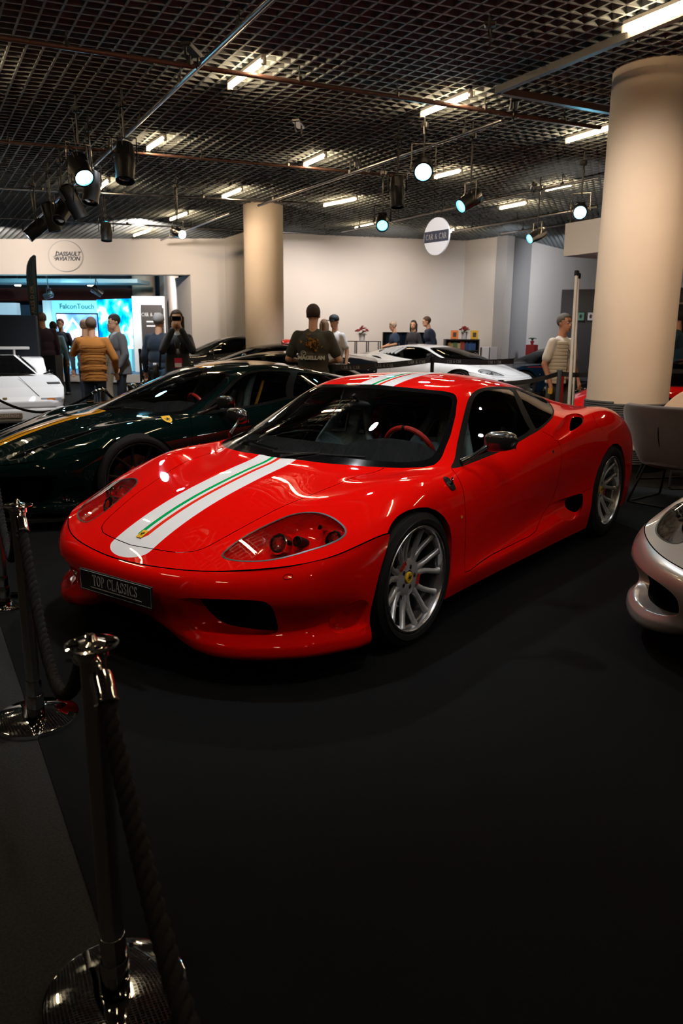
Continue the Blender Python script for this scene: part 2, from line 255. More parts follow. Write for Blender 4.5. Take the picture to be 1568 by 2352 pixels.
    def build(s, name, m=None, parent=None, M=None, weld=True):
        ms = m if isinstance(m, (list, tuple)) else [m]
        me = bpy.data.meshes.new(name); me.from_pydata(s.V, [], s.F)
        for x in ms:
            if x: me.materials.append(x)
        me.polygons.foreach_set('material_index', s.mi); me.polygons.foreach_set('use_smooth', s.sm)
        bm = bmesh.new(); bm.from_mesh(me)
        if weld: bmesh.ops.remove_doubles(bm, verts=bm.verts, dist=1e-5)
        bmesh.ops.recalc_face_normals(bm, faces=bm.faces)
        if any(s.sm):
            for e in bm.edges:
                if len(e.link_faces) == 2 and e.calc_face_angle(0) > .6: e.smooth = False
        bm.to_mesh(me); bm.free()
        me.update(); return link(name, me, parent, M=M)
def text(name, body, size, m, parent=None, M=None, ext=.0015, sx=1, font_shear=0, align='CENTER', off=0):
    c = bpy.data.curves.new(name, 'FONT'); c.body = body; c.size = size; c.extrude = ext; c.align_x = align; c.align_y = 'CENTER'; c.shear = font_shear; c.offset = off; c.resolution_u = 3
    o = bpy.data.objects.new(name, c); COL.objects.link(o); dg = bpy.context.evaluated_depsgraph_get()
    me = bpy.data.meshes.new_from_object(o.evaluated_get(dg)); bpy.data.objects.remove(o)
    me.name = name; me.materials.clear(); me.materials.append(m)
    if sx != 1:
        for v in me.vertices: v.co.x *= sx
    return link(name, me, parent, M=M)
SG = {  # serif capitals as strokes (x0,y0,x1,y1,width) and arcs (cx,cy,rx,ry,a0,a1,width) on a unit-high body
 'T': (.80, [(.4, 0, .4, 1, .12), (0, .96, .8, .96, .06), (.03, .80, .03, .98, .05), (.77, .80, .77, .98, .05), (.24, .02, .56, .02, .04)], []),
 'O': (.92, [], [(.46, .5, .40, .49, 0, 360, .105)]),
 'P': (.74, [(.16, 0, .16, 1, .12), (0, .02, .33, .02, .04), (0, .98, .4, .98, .04), (.16, .47, .4, .47, .05)], [(.38, .725, .27, .255, -90, 90, .10)]),
 'C': (.86, [(.78, .70, .78, .98, .05), (.78, .05, .80, .2, .04)], [(.46, .5, .40, .49, 42, 318, .105)]),
 'L': (.76, [(.16, 0, .16, 1, .12), (0, .98, .34, .98, .04), (0, .025, .70, .025, .05), (.71, 0, .71, .24, .05)], []),
 'A': (.92, [(.12, 0, .45, 1, .055), (.45, 1, .80, 0, .12), (.22, .33, .68, .33, .045), (0, .02, .26, .02, .04), (.62, .02, .95, .02, .04)], []),
 'S': (.64, [(.56, .72, .56, .98, .045), (.07, .02, .07, .27, .045)], [(.31, .745, .23, .235, 20, 262, .095), (.33, .26, .24, .24, -160, 85, .11)]),
 'I': (.40, [(.18, 0, .18, 1, .12), (.02, .02, .34, .02, .04), (.02, .98, .34, .98, .04)], []),
 'R': (.88, [(.16, 0, .16, 1, .12), (0, .02, .33, .02, .04), (0, .98, .4, .98, .04), (.16, .5, .4, .5, .05), (.38, .5, .74, .02, .12), (.68, .02, .88, .02, .04)], [(.38, .74, .26, .24, -90, 90, .10)]),
 'E': (.78, [(.16, 0, .16, 1, .12), (0, .98, .66, .98, .04), (0, .02, .68, .02, .04), (.16, .51, .5, .51, .04), (.67, 0, .67, .22, .05), (.64, .78, .64, 1, .05), (.5, .4, .5, .62, .04)], []),
 '&': (.95, [(.24, .62, .80, .02, .11), (.78, .5, .52, .08, .05)], [(.36, .76, .19, .21, -60, 240, .07), (.34, .27, .29, .26, 80, 330, .09)]),
 ' ': (.42, [], []),
}
def serif(name, body, h, m, parent=None, M=None, sx=1, ext=.001, gap=.10):
    b = MB(); x = 0
    for ch in body:
        w, st, ar = SG[ch]
        for x0, y0, x1, y1, t in st:
            d = Vector((x1 - x0, y1 - y0)); n = Vector((-d.y, d.x)).normalized() * t / 2
            q = [(x0 + n.x, y0 + n.y), (x0 - n.x, y0 - n.y), (x1 - n.x, y1 - n.y), (x1 + n.x, y1 + n.y)]
            b.prism([((x + px) * h * sx, (py - .5) * h) for px, py in q], -ext, ext)
        for cx, cy, rx, ry, a0, a1, t in ar:
            k = 20; an = [math.radians(a0 + (a1 - a0) * i / k) for i in range(k + 1)]
            o = []; inn = []
            for a in an:
                tt = t * (.45 + .55 * abs(math.cos(a)))
                o.append(((x + cx + rx * math.cos(a)) * h * sx, (cy + ry * math.sin(a) - .5) * h)); inn.append(((x + cx + (rx - tt) * math.cos(a)) * h * sx, (cy + (ry - tt * .8) * math.sin(a) - .5) * h))
            for i in range(k): b.prism([o[i], o[i + 1], inn[i + 1], inn[i]], -ext, ext)
        x += w + gap
    W = (x - gap) * h * sx / 2
    b.V = [(p[0] - W, p[1], p[2]) for p in b.V]
    return b.build(name, m, parent, M, weld=False)
HORSE = [(.50,1.0),(.56,.93),(.66,.90),(.72,.84),(.66,.80),(.60,.80),(.60,.72),(.70,.74),(.82,.78),(.88,.72),(.84,.70),(.76,.70),(.64,.62),(.72,.60),(.84,.56),(.84,.44),(.79,.44),(.77,.51),(.62,.50),(.56,.42),(.60,.34),(.68,.24),(.62,.16),(.66,.03),(.58,.02),(.54,.16),(.57,.24),(.46,.30),(.36,.36),(.30,.28),(.34,.16),(.27,.06),(.20,.08),(.26,.17),(.21,.28),(.26,.40),(.22,.50),(.14,.46),(.08,.54),(.12,.66),(.05,.78),(.12,.86),(.16,.78),(.20,.66),(.16,.58),(.20,.56),(.30,.60),(.40,.66),(.42,.80),(.45,.92)]
def frame(o, x, y):
    x = Vector(x).normalized(); z = x.cross(Vector(y)).normalized(); y = z.cross(x); m = Matrix((x, y, z)).transposed().to_4x4(); m.translation = Vector(o); return m
def RZ(a): return Matrix.Rotation(a, 3, 'Z')
# ---------------------------------------------------------------- panels cut out of a smooth surface
def inpoly(P, poly):
    poly = np.array(poly, float); x, y = P[:, 0], P[:, 1]; c = np.zeros(len(P), bool); j = len(poly) - 1
    for i in range(len(poly)):
        a, b = poly[i], poly[j]
        if a[1] != b[1]: c ^= ((a[1] > y) != (b[1] > y)) & (x < (b[0] - a[0]) * (y - a[1]) / (b[1] - a[1]) + a[0])
        j = i
    return c
def smooth_poly(P, closed=True, it=2, keep=()):
    """Chaikin corner cutting"""
    P = [tuple(p) for p in P]
    for _ in range(it):
        Q = []; n = len(P)
        for i in range(n if closed else n - 1):
            a, b = P[i], P[(i + 1) % n]
            Q += [(a[0] * .75 + b[0] * .25, a[1] * .75 + b[1] * .25), (a[0] * .25 + b[0] * .75, a[1] * .25 + b[1] * .75)]
        if not closed: Q = [P[0]] + Q + [P[-1]]
        P = Q
    return P
def resamp(P, n, closed=True, start=None):
    P = np.array(P, float)
    if closed: P = np.vstack([P, P[:1]])
    L = np.r_[0, np.cumsum(np.linalg.norm(np.diff(P, axis=0), axis=1))]; t = np.linspace(0, L[-1], n + 1)[:-1] if closed else np.linspace(0, L[-1], n)
    return np.stack([np.interp(t, L, P[:, k]) for k in range(P.shape[1])], 1)
def ribbon(S, pl, w, closed=False):
    """a band of real width 2w round a line drawn in surface coordinates"""
    P = np.array(pl, float); n = len(P)
    T = np.roll(P, -1, 0) - np.roll(P, 1, 0) if closed else np.gradient(P, axis=0)
    a, b = S.d(P[:, 0], P[:, 1]); t = a * T[:, :1] + b * T[:, 1:]; t /= np.linalg.norm(t, axis=1, keepdims=True) + 1e-9
    nn = np.cross(a, b); nn /= np.linalg.norm(nn, axis=1, keepdims=True) + 1e-9; s = np.cross(nn, t)
    d = []
    for i in range(n):
        A = np.stack([a[i], b[i]], 1); d.append(np.linalg.lstsq(A, s[i] * w, rcond=None)[0])
    d = np.array(d); return P + d, P - d
def iso_y(S, y, us, v0=None):
    """surface coordinates of the line that lies y metres beside the centre line"""
    out = []
    for u in us:
        lo, hi = S.m - 4.0, S.m - 1.0
        for _ in range(22):
            m = (lo + hi) / 2
            if float(S(u, m)[1]) > y: lo = m
            else: hi = m
        out.append((u, (lo + hi) / 2))
    return out
def cut(S, regions, ku, kv, holes=(), bands=(), u0=0, u1=None, v0=0, v1=None):
    """triangulate the surface with region borders exact; returns {region name: (V, N, F)}"""
    u1 = S.n - 1 if u1 is None else u1; v1 = S.m - 1 if v1 is None else v1
    us = np.linspace(u0, u1, int((u1 - u0) * ku) + 1); vs_ = np.linspace(v0, v1, int((v1 - v0) * kv) + 1)
    U, V = np.meshgrid(us, vs_, indexing='ij'); pts = np.stack([U.ravel(), V.ravel()], 1)
    E = []; extra = []
    allp = list(regions) + [('#', h) for h in holes]
    for nm, poly in allp:
        poly = np.clip(np.array(poly, float), [u0, v0], [u1, v1]); k = len(pts) + len(extra)
        # densify
        Q = []
        for i in range(len(poly)):
            a, b = poly[i], poly[(i + 1) % len(poly)]; L = max(abs(b[0] - a[0]) * ku, abs(b[1] - a[1]) * kv); m = max(1, int(L + .5))
            for j in range(m): Q.append(a + (b - a) * j / m)
        E += [(k + i, k + (i + 1) % len(Q)) for i in range(len(Q))]; extra += [tuple(q) for q in Q]
    if extra:
        X = np.array(extra); sc = np.array([ku, kv]); grid = {}
        for q in X * sc: grid.setdefault((int(q[0]), int(q[1])), []).append(q)
        keep = []
        for i, p in enumerate(pts):
            q = p * sc; edge = abs(p[0] - u0) < 1e-9 or abs(p[0] - u1) < 1e-9 or abs(p[1] - v0) < 1e-9 or abs(p[1] - v1) < 1e-9
            bad = False
            if not edge:
                for dx in (-1, 0, 1):
                    for dy in (-1, 0, 1):
                        for g in grid.get((int(q[0]) + dx, int(q[1]) + dy), ()):
                            if (g[0] - q[0]) ** 2 + (g[1] - q[1]) ** 2 < .2: bad = True; break
                        if bad: break
                    if bad: break
            keep.append(not bad)
        keep = np.array(keep); n0 = len(pts); pts = pts[keep]; sh = n0 - len(pts); E = [(a - sh, b - sh) for a, b in E]
        pts = np.vstack([pts, X])
    r = delaunay_2d_cdt([Vector(p) for p in pts], E, [], 0, 1e-6)
    P = np.array([tuple(v) for v in r[0]]); F = np.array([f for f in r[2] if len(f) == 3])
    c = P[F].mean(1); lab = np.zeros(len(F), int); names = ['body'] + [n for n, _ in regions]
    for i, (nm, poly) in enumerate(regions): lab[inpoly(c, poly)] = i + 1
    for h in holes: lab[inpoly(c, h)] = -1
    X = S(P[:, 0], P[:, 1]); N = S.nrm(P[:, 0], P[:, 1]); out = {}
    # orient with the normals
    fn = np.cross(X[F[:, 1]] - X[F[:, 0]], X[F[:, 2]] - X[F[:, 0]]); flip = (fn * N[F[:, 0]]).sum(1) < 0; F[flip] = F[flip][:, ::-1]
    for i, nm in enumerate(names):
        f = F[lab == i]
        if len(f) == 0: continue
        ids, inv = np.unique(f, return_inverse=True); ff = inv.reshape(f.shape)
        if nm in out:
            V0, N0, F0 = out[nm]; out[nm] = (np.vstack([V0, X[ids]]), np.vstack([N0, N[ids]]), np.vstack([F0, ff + len(V0)]))
        else: out[nm] = (X[ids], N[ids], ff)
    return out
MY = np.array([1, -1, 1])
def panel(name, g, m, parent, mirror=None, off=0.0, label=None):
    """g = (V, N, F); mirror None: this side only, 'join': both halves in one mesh, 'twin': a second object"""
    V, N, F = g; V = V + N * off; r = []
    if mirror == 'join':
        V2, N2, F2 = V * MY, N * MY, F[:, ::-1] + len(V); r.append(link(name, mesh(name, np.vstack([V, V2]), np.vstack([F, F2]), m, True, np.vstack([N, N2])), parent))
    else:
        r.append(link(name, mesh(name, V, F, m, True, N), parent))
        if mirror == 'twin': r.append(link(name, mesh(name, V * MY, F[:, ::-1], m, True, N * MY), parent))
    if label:
        for o in r: o['label'] = label
    return r[0]
def skirt(name, S, poly, depth, m, parent, mirror='twin', n=72, rings=((.0, 0), (.15, .5), (.5, .85), (1, 1)), inner=None, dirv=None, closed=True, shrink=.0):
    """side walls of a recess: from the outline on the surface to an inner outline pushed in by depth"""
    O = resamp(poly, n, closed); c = O.mean(0)
    I = resamp(inner, n, closed) if inner is not None else c + (O - c) * (1 - shrink)
    if inner is not None:
        best = min(range(n), key=lambda k: ((np.roll(I, k, 0) - O) ** 2).sum()); R1 = np.roll(I, best, 0)
        I2 = I[::-1]; b2 = min(range(n), key=lambda k: ((np.roll(I2, k, 0) - O) ** 2).sum()); R2 = np.roll(I2, b2, 0)
        I = R1 if ((R1 - O) ** 2).sum() <= ((R2 - O) ** 2).sum() else R2
    V = []
    for w, dz in rings:
        Q = O + (I - O) * w; X = S(Q[:, 0], Q[:, 1]); N = S.nrm(Q[:, 0], Q[:, 1])
        D = -N if dirv is None else np.array(dirv, float)[None] * np.ones((n, 1)); V.append(X + D * depth * dz)
    k = len(V); V = np.vstack(V); F = []
    for i in range(k - 1):
        for j in range(n if closed else n - 1): a, b = i * n + j, i * n + (j + 1) % n; F.append((a, b, b + n, a + n))
    r = []
    for sg in ((1, -1) if mirror else (1,)):
        VV = V * [1, sg, 1]; me = mesh(name, VV, F, m, True); bm = bmesh.new(); bm.from_mesh(me); bmesh.ops.recalc_face_normals(bm, faces=bm.faces); bm.to_mesh(me); bm.free(); r.append(link(name, me, parent))
    return V[-n:], r
def fan(name, loop, m, parent, mirror=True, off=(0, 0, 0)):
    r = []; L = np.array(loop) + off; n = len(L)
    P2 = None
    for sg in ((1, -1) if mirror else (1,)):
        LL = L * [1, sg, 1]; V = np.vstack([LL, LL.mean(0)]); r.append(link(name, mesh(name, V, [(i, (i + 1) % n, n) for i in range(n)], m), parent))
    return r
# ---------------------------------------------------------------- the red coupe
def paint(name, col, **k): return mat(name, col, k.pop('rough', .42), coat=k.pop('coat', 1.0), crough=.02, spec=0, **k)
REDP = paint('red paint', (.78, .004, .002)); WHP = paint('white decal', (.82, .82, .84)); GRP = paint('green decal', (0, .36, .09)); RDD = paint('red decal', (.80, .03, .01))
WGL = glass('window glass', (.84, .90, .91)); LGL = glass('lamp cover glass', (.93, .93, .93)); DKGL = glass('dark window glass', (.10, .13, .14), .6, ior=1.4)
CARBON = mat('carbon fibre', (.012, .012, .012), .25, coat=1); LEATHER = mat('grey leather', (.15, .21, .235), .55); SUEDE = mat('black suede', (.016, .0155, .015), .9, spec=.1)
YEL = mat('yellow enamel', (.85, .50, .02), .3, coat=.6); SILV = mat('silver alloy', (.66, .66, .67), .36, metal=.7); DISC = mat('brake disc', (.18, .15, .13), .35, metal=1)
LENS = glass('lens glass', (.85, .88, .9), ior=1.7); MESHG = mat('grille mesh', (.010, .010, .011), .5, spec=.2)
LIPC = mat('polished rim lip', (.60, .60, .61), .28, metal=1)
def on(S, u, v, sg=1, off=0):
    p = S(np.array([u]), np.array([v]))[0]; n = S.nrm(np.array([u]), np.array([v]))[0]; return Vector(p * [1, sg, 1]) + Vector(n * [1, sg, 1]) * off, Vector(n * [1, sg, 1])
def emblem(name, m_bg, parent, M, w, h, shield=False):
    b = MB()
    if shield: P = [(-w / 2, h * .5), (w / 2, h * .5), (w / 2, 0), (w * .36, -h * .28), (0, -h * .5), (-w * .36, -h * .28), (-w / 2, 0)]
    else: P = [(-w / 2, h / 2), (w / 2, h / 2), (w / 2, -h / 2), (-w / 2, -h / 2)]
    b.prism(P, 0, .002); o = b.build(name, m_bg, parent, M); q = MB(); s = min(w, h) * .72
    q.prism([((x - .46) * s, (y - .5) * s) for x, y in HORSE], .002, .003); q.build('horse_mark', BLACK, o); return o
def make_rim(parent, name, M, R=.248, w=.20, lip=.035, hub_in=.055, m=SILV, cap=YEL, spokes=14, w0=.0125, letters=True, lipm=None):
    """axis +y, outer face at y = 0"""
    lipm = lipm or LIPC
    b = MB(); b.lathe([(R + .004, -.012), (R + .006, -.002), (R + .003, .001), (R - .004, 0), (R - .008, -.006), (R - .010, -.014), (R - .012, -lip), (R - .020, -lip - .004), (R - .028, -w + .02), (R - .004, -w)], n=72, axis='y', loop=True)
    rim = b.build(name, lipm, parent, M)
    n = spokes; r0, r1 = .062, R - .012; K = 12; prof = []
    for i in range(K + 1):
        t = i / K; r = r0 + (r1 - r0) * t; full = PI * r / n
        hw = w0 + (full * 1.02 - w0) * max(0, 1 - (r - r0) / .075) ** 1.25 + .006 * max(0, (t - .84) / .16) ** 2
        y = -hub_in + (hub_in - lip * .55) * max(0, (t - .15) / .85) ** 1.5; prof.append((r, min(hw, full), y, .026 - .008 * t))
    F = []
    def spoke_v(sg):
        V = []
        for i, (r, hw, y, d) in enumerate(prof):
            t = i / K; x0 = sg * .0135 * math.sin(PI * min(1, t * 1.1)) * (1 - .5 * t); V += [(x0 - hw, y - d, r), (x0 - hw, y - .006, r), (x0 - hw * .5, y, r), (x0 + hw * .5, y, r), (x0 + hw, y - .006, r), (x0 + hw, y - d, r)]
        return V
    for i in range(K):
        for j in range(5): a = i * 6 + j; F.append((a, a + 1, a + 7, a + 6))
    F.append(tuple(range(K * 6, K * 6 + 6)))
    mes = []
    for sg in (1, -1):
        me = mesh('spoke', spoke_v(sg), F, m, True)
        bm = bmesh.new(); bm.from_mesh(me); bmesh.ops.recalc_face_normals(bm, faces=bm.faces)
        for f in bm.faces: f.smooth = True
        for e in bm.edges:
            if len(e.link_faces) == 2 and e.calc_face_angle(0) > .9: e.smooth = False
        bm.to_mesh(me); bm.free(); mes.append(me)
    for k in range(n): link('spoke', mes[k % 2], rim, M=Matrix.Rotation(2 * PI * (k + .3) / n, 4, 'Y'))
    h = MB(); h.lathe([(.088, -hub_in - .024), (.092, -hub_in - .003), (.080, -hub_in + .0015), (.036, -hub_in + .003), (.034, -hub_in - .004)], n=40, axis='y'); h.build('hub', m, rim)
    for k in range(5):
        a = 2 * PI * (k + .5) / 5; c = (.050 * math.cos(a), -hub_in + .001, .050 * math.sin(a)); q = MB(); q.lathe([(.011, 0), (.011, .002), (.0075, .002), (.0075, -.004), (.006, -.004), (.006, .004), (.002, .005)], c=c, n=14, axis='y'); q.build('lug_bolt', mat('lug steel', (.10, .10, .11), .35, metal=1), rim)
    c = MB(); c.lathe([(.027, -hub_in - .002), (.027, -hub_in + .006), (.025, -hub_in + .008), (.002, -hub_in + .0085)], n=36, axis='y'); cp = c.build('centre_cap', cap, rim)
    if letters:
        M2 = frame((0, -hub_in + .0085, 0), (-1, 0, 0), (0, 0, 1)); q = MB(); q.prism([((x - .46) * .032, (y - .5) * .036) for x, y in HORSE], 0, .001); q.build('horse_mark', BLACK, rim, M2 @ Matrix.Rotation(-1.0, 4, 'Z'))
        RT = mat('red lettering', (.6, .02, .01), .4)
        for a in (0.32, PI + .9): text('lettering', 'BBS', .030, RT, rim, Matrix.Rotation(-a, 4, 'Y') @ frame((-.084, -hub_in + .0065, 0), (0, 0, 1), (1, 0, 0)), ext=.001, sx=1.1, off=.0012)
    return rim
def make_tyre(parent, M, R=.32, r=.252, w=.225, m=RUBBER):
    b = MB(); s = w
    b.lathe([(r - .012, -s + .02), (r + .01, -s + .005), (R - .035, -s), (R - .008, -s + .012), (R, -s + .04), (R + .001, -s / 2), (R, -.04), (R - .008, -.012), (R - .035, .002), (r + .03, .006), (r + .008, .002), (r - .002, -.010)], n=88, axis='y', loop=True)
    t = b.build('tyre', m, parent, M); g = MB()
    for yy in (-s * .28, -s * .5, -s * .72):
        g.lathe([(R + .0015, yy - .004), (R + .0022, yy - .004), (R + .0022, yy + .004), (R + .0015, yy + .004)], n=64, axis='y', loop=True)
    g.build('tread_groove', GAP, t); return t
def make_wheel(car, x, y, z, R, w, side=1, rimR=.248, style=None, brake=True, tyre_m=RUBBER):
    M = Matrix.Translation((x, y, z)) @ (Matrix.Identity(4) if side > 0 else Matrix.Rotation(PI, 4, 'Z'))
    rim = make_rim(car, 'wheel_rim', M, R=rimR, w=w - .02, **(style or {})); make_tyre(car, M, R, rimR + .006, w, tyre_m)
    if brake:
        b = MB(); b.lathe([(.07, -.14), (.165, -.14), (.165, -.115), (.07, -.115)], n=40, axis='y', loop=True); bd = b.build('brake_disc', DISC, car, M)
        c = MB(); c.rings([[Vector((rr * math.cos(a), yy, rr * math.sin(a))) for rr, yy in ((.112, -.155), (.178, -.155), (.182, -.10), (.112, -.10))] for a in np.linspace(-.55, .55, 9)]); c.build('brake_caliper', (style or {}).get('caliper', BLACK) if False else BLACK, bd)
    return rim
def black_recess(parent, Sf, out, inn, d, m, name='intake', grille=True, off=.02, dirv=None, gd=.03, rings=((0, 0), (.06, .10), (.5, .55), (1, 1))):
    L, _ = skirt(name, Sf, out, d, m, parent, inner=inn, dirv=dirv, rings=rings)
    dv = np.array(dirv) if dirv is not None else np.array([0, -1., 0])
    L2 = L + dv * gd
    n = len(L)
    for sg in (1, -1):
        V = np.vstack([L * [1, sg, 1], L2 * [1, sg, 1]]); link(name + '_edge', mesh(name + '_edge', V, [(i, (i + 1) % n, (i + 1) % n + n, i + n) for i in range(n)], BLACK, True), parent)
    fan(name + '_backing', L2, GAP, parent)
    return L2
def grille_mesh(name, loop, m, parent, xdir, ydir, pitch=.018, r=.0012, mirror=True):
    """diagonal wire mesh clipped to a closed loop"""
    L = np.array(loop); c = L.mean(0); x = np.array(xdir, float); x /= np.linalg.norm(x); y = np.array(ydir, float); y -= x * x.dot(y); y /= np.linalg.norm(y)
    P = np.stack([(L - c) @ x, (L - c) @ y], 1); ext = np.abs(P).max() * 1.5; nn = np.cross(x, y)
    for sg in ((1, -1) if mirror else (1,)):
        b = MB()
        for ang in (.6, -.6):
            dv = np.array([math.cos(ang), math.sin(ang)]); nv = np.array([-dv[1], dv[0]]); k = -ext
            while k < ext:
                t = np.linspace(-ext, ext, 120); Q = dv * t[:, None] + nv * k; ins = inpoly(Q, P); run = None
                for i in range(len(t)):
                    if ins[i] and run is None: run = i
                    if run is not None and (not ins[i] or i == len(t) - 1):
                        if i - run > 1:
                            a, e = Q[run], Q[i - 1]; pa = c + x * a[0] + y * a[1]; pe = c + x * e[0] + y * e[1]
                            w = (x * nv[0] + y * nv[1]) * r; V = [pa - w, pa + w, pe + w, pe - w]; V = [v * [1, sg, 1] for v in V]; b.add(V, [(0, 1, 2, 3)])
                        run = None
                k += pitch
        b.build(name, m, parent, weld=False)
def bucket_seat(parent, c, m=LEATHER, w=.46, tilt=.32, holes=True, name='seat'):
    """shell seat with two belt openings, facing +x, c = hip point on the floor side"""
    def P(s, t, d=0):   # s across -1..1, t up 0..1
        ww = w / 2 * (1.0 if t < .45 else 1.0 - .46 * min(1, (t - .45) / .28)) * (1.06 - .1 * abs(t - .3)); ww = max(ww, .115)
        wing = .10 * abs(s) ** 2.5 * (1 - max(0, (t - .5)) * 1.2)
        return Vector((c[0] - t * .80 * math.sin(tilt) + wing + d, c[1] + s * ww, c[2] + t * .80 * math.cos(tilt)))
    def inh(s, t):
        for q in (-.48, .48):
            if abs(s - q) < .22 - .10 * (t - .55) / .1 * .5 and .56 < t < .70: return True
        return False
    NS, NT = 24, 30; bm = bmesh.new(); g = {}
    for i in range(NS + 1):
        for j in range(NT + 1): g[i, j] = bm.verts.new(P(-1 + 2 * i / NS, j / NT))
    for i in range(NS):
        for j in range(NT):
            if holes and inh(-1 + 2 * (i + .5) / NS, (j + .5) / NT): continue
            bm.faces.new((g[i, j], g[i + 1, j], g[i + 1, j + 1], g[i, j + 1]))
    me = bpy.data.meshes.new('backrest'); bm.to_mesh(me); bm.free(); me.materials.append(m)
    o = link(name, me, parent); md = o.modifiers.new('s', 'SOLIDIFY'); md.thickness = .05; md.offset = 0; o.modifiers.new('b', 'SUBSURF').levels = 1; o.modifiers['b'].render_levels = 1
    for p in me.polygons: p.use_smooth = True
    b = MB(); b.box((c[0] + .24, c[1], c[2] - .02), (.50, w * .9, .14), ch=.03); b.box((c[0] + .24, c[1] + w * .45, c[2] + .05), (.46, .05, .14), ch=.02); b.box((c[0] + .24, c[1] - w * .45, c[2] + .05), (.46, .05, .14), ch=.02); b.build('seat_cushion', m, o)
    if holes:
        for q in (-.48, .48):
            k = MB(); pts = [P(q - .24, .545, .03), P(q + .24, .545, .03), P(q + (.10 if q < 0 else .20), .715, .03), P(q - (.20 if q < 0 else .10), .715, .03)]
            k.tube(pts + [pts[0]], .009, 6); k.build('belt_slot_trim', mat('slot trim', (.06, .075, .08), .4), o)
    return o
def build_coupe(car, P_=REDP, decal='red', T=None, NT=None, coarse=1.0, interior=True, o={}):
    S = Surf(T or RED_BODY); NO = join_nose(S, NT or RED_NOSE, NOSE_V); RN_ = dict(RN, **o.get('RN', {})); RB_ = dict(RB, **o.get('RB', {})); WG = WGL if interior else DKGL
    sm = lambda p, it=2: smooth_poly(p, True, it)
    hood = [(RB['hood'][0][0], 10.6)] + RB['hood'][0:] + [(5.05, RB['hood'][-1][1]), (5.05, 10.6)]
    hoodl = smooth_poly([(RB['hood'][0][0] - .01, 10.0)] + RB['hood'][1:], False, 2)
    shield = [(p[0], min(p[1], 10)) for p in RB['shield']]; shield[0] = (shield[0][0], 10.4); shield[-1] = (shield[-1][0], 10.4)
    sh_in = [(p[0], min(p[1], 10)) for p in RB['shield_in']]; sh_in[0] = (sh_in[0][0], 10.4); sh_in[-1] = (sh_in[-1][0], 10.4)
    sh_in = sh_in[:1] + smooth_poly(sh_in[1:-1], False, 1) + sh_in[-1:]
    dlo = sm(RB['dlo'], 1); dg = sm(RB['door_glass'], 1); qg = sm(RB['quarter_glass'], 1); lamp = sm(RB_['lamp'], 2)
    reg = [('hood', hood)]
    W2, G1, G2 = .132, .010, .034
    if decal == 'yellow':
        for ua, ub, k_ in ((1.2, 4.9, 'stripe_yellow'), (7.9, 13.0, 'roof_yellow')):
            A_ = iso_y(S, .012, np.linspace(ua, ub, 40)); B_ = iso_y(S, .092, np.linspace(ua, ub, 40)); reg.append((k_, A_ + B_[::-1]))
    if decal == 'red':
        us = list(np.linspace(.24, 5.2, 60)); tipu = .24
        def stripe(y, ua, ub, n=50): return iso_y(S, y, np.linspace(ua, ub, n))
        tip = [(.14 + .34 * (1 - math.cos(a)), 10 - 0) for a in ()]
        ed = []
        for k in range(9):
            a = PI / 2 * k / 8; u = .10 + .42 * (1 - math.cos(a)); ed.append((u, iso_y(S, max(1e-4, W2 * math.sin(a)), [u])[0][1]))
        reg.append(('stripe_white', [(ed[0][0], 10.6)] + ed + stripe(W2, .55, 5.1) + [(5.1, 10.6)]))
        reg.append(('stripe_line', [(.80, iso_y(S, G1, [.80])[0][1])] + stripe(G1, .86, 5.1) + stripe(G2, .96, 5.1)[::-1] ))
        reg.append(('roof_white', [(7.9, 10.6)] + stripe(W2, 7.9, 10.6, 24) + [(10.6, 10.6)]))
        reg.append(('roof_line', stripe(G1, 7.9, 10.6, 24) + stripe(G2, 7.9, 10.6, 24)[::-1]))
    reg += [('shield', shield), ('shield_in', sh_in), ('door', RB['door']), ('dlo', dlo), ('door_glass', dg), ('quarter_glass', qg)]
    reg.append(('rear_glass', [(10.6, 10.6), (10.6, 8.6), (11, 8.1), (13.6, 8.0), (14.2, 8.6), (14.2, 10.6)]))
    def band(pl, w, closed=False):
        a, b = ribbon(S, pl, w, closed)
        if not closed: return [('gap', list(map(tuple, a)) + list(map(tuple, b[::-1])))]
        return a, b
    reg += band(hoodl, .0022)
    door = RB['door']; reg += band(smooth_poly(door, False, 1), .0020)
    reg += band(RB['quarter_line'], .0016); reg += band(smooth_poly(RB['flap'], False, 1), .0015)
    a, b = band(lamp, .0042, True); reg.append(('lamp_seal', list(map(tuple, a)))) if abs(np.ptp(a[:, 0])) > abs(np.ptp(b[:, 0])) else reg.append(('lamp_seal', list(map(tuple, b))))
    inner = b if abs(np.ptp(a[:, 0])) > abs(np.ptp(b[:, 0])) else a
    reg.append(('lamp', list(map(tuple, inner))))
    holes = [FARCH, RARCH, sm(RB['intake_out']), sm(RB['scoop_out'])]
    out = cut(S, reg, 12 * coarse, 8 * coarse, holes)
    J = 'join'
    panel('body_shell', out['body'], P_, car, J); panel('bonnet', out['hood'], P_, car, J)
    if decal == 'yellow':
        for k_, w_ in (('stripe_yellow', 'bonnet'), ('roof_yellow', 'roof')): panel('racing_stripe', out[k_], mat('yellow decal', (.85, .36, .01), .4, coat=1, spec=0), car, 'twin', label='yellow stripe on the ' + w_)
    if decal == 'red':
        panel('racing_stripe', out['stripe_white'], WHP, car, J, label='white centre stripe with green and red lines')
        panel('racing_stripe', out['roof_white'], WHP, car, J, label='white centre stripe on the roof')
        for q_, w_ in (('stripe_line', 'bonnet'), ('roof_line', 'roof')):
            V, N_, F = out[q_]; panel('stripe_line', (V, N_, F), RDD, car, label='red line on the ' + w_)
            link('stripe_line', mesh('stripe_line', V * MY, F[:, ::-1], GRP, True, N_ * MY), car)['label'] = 'green line on the ' + w_
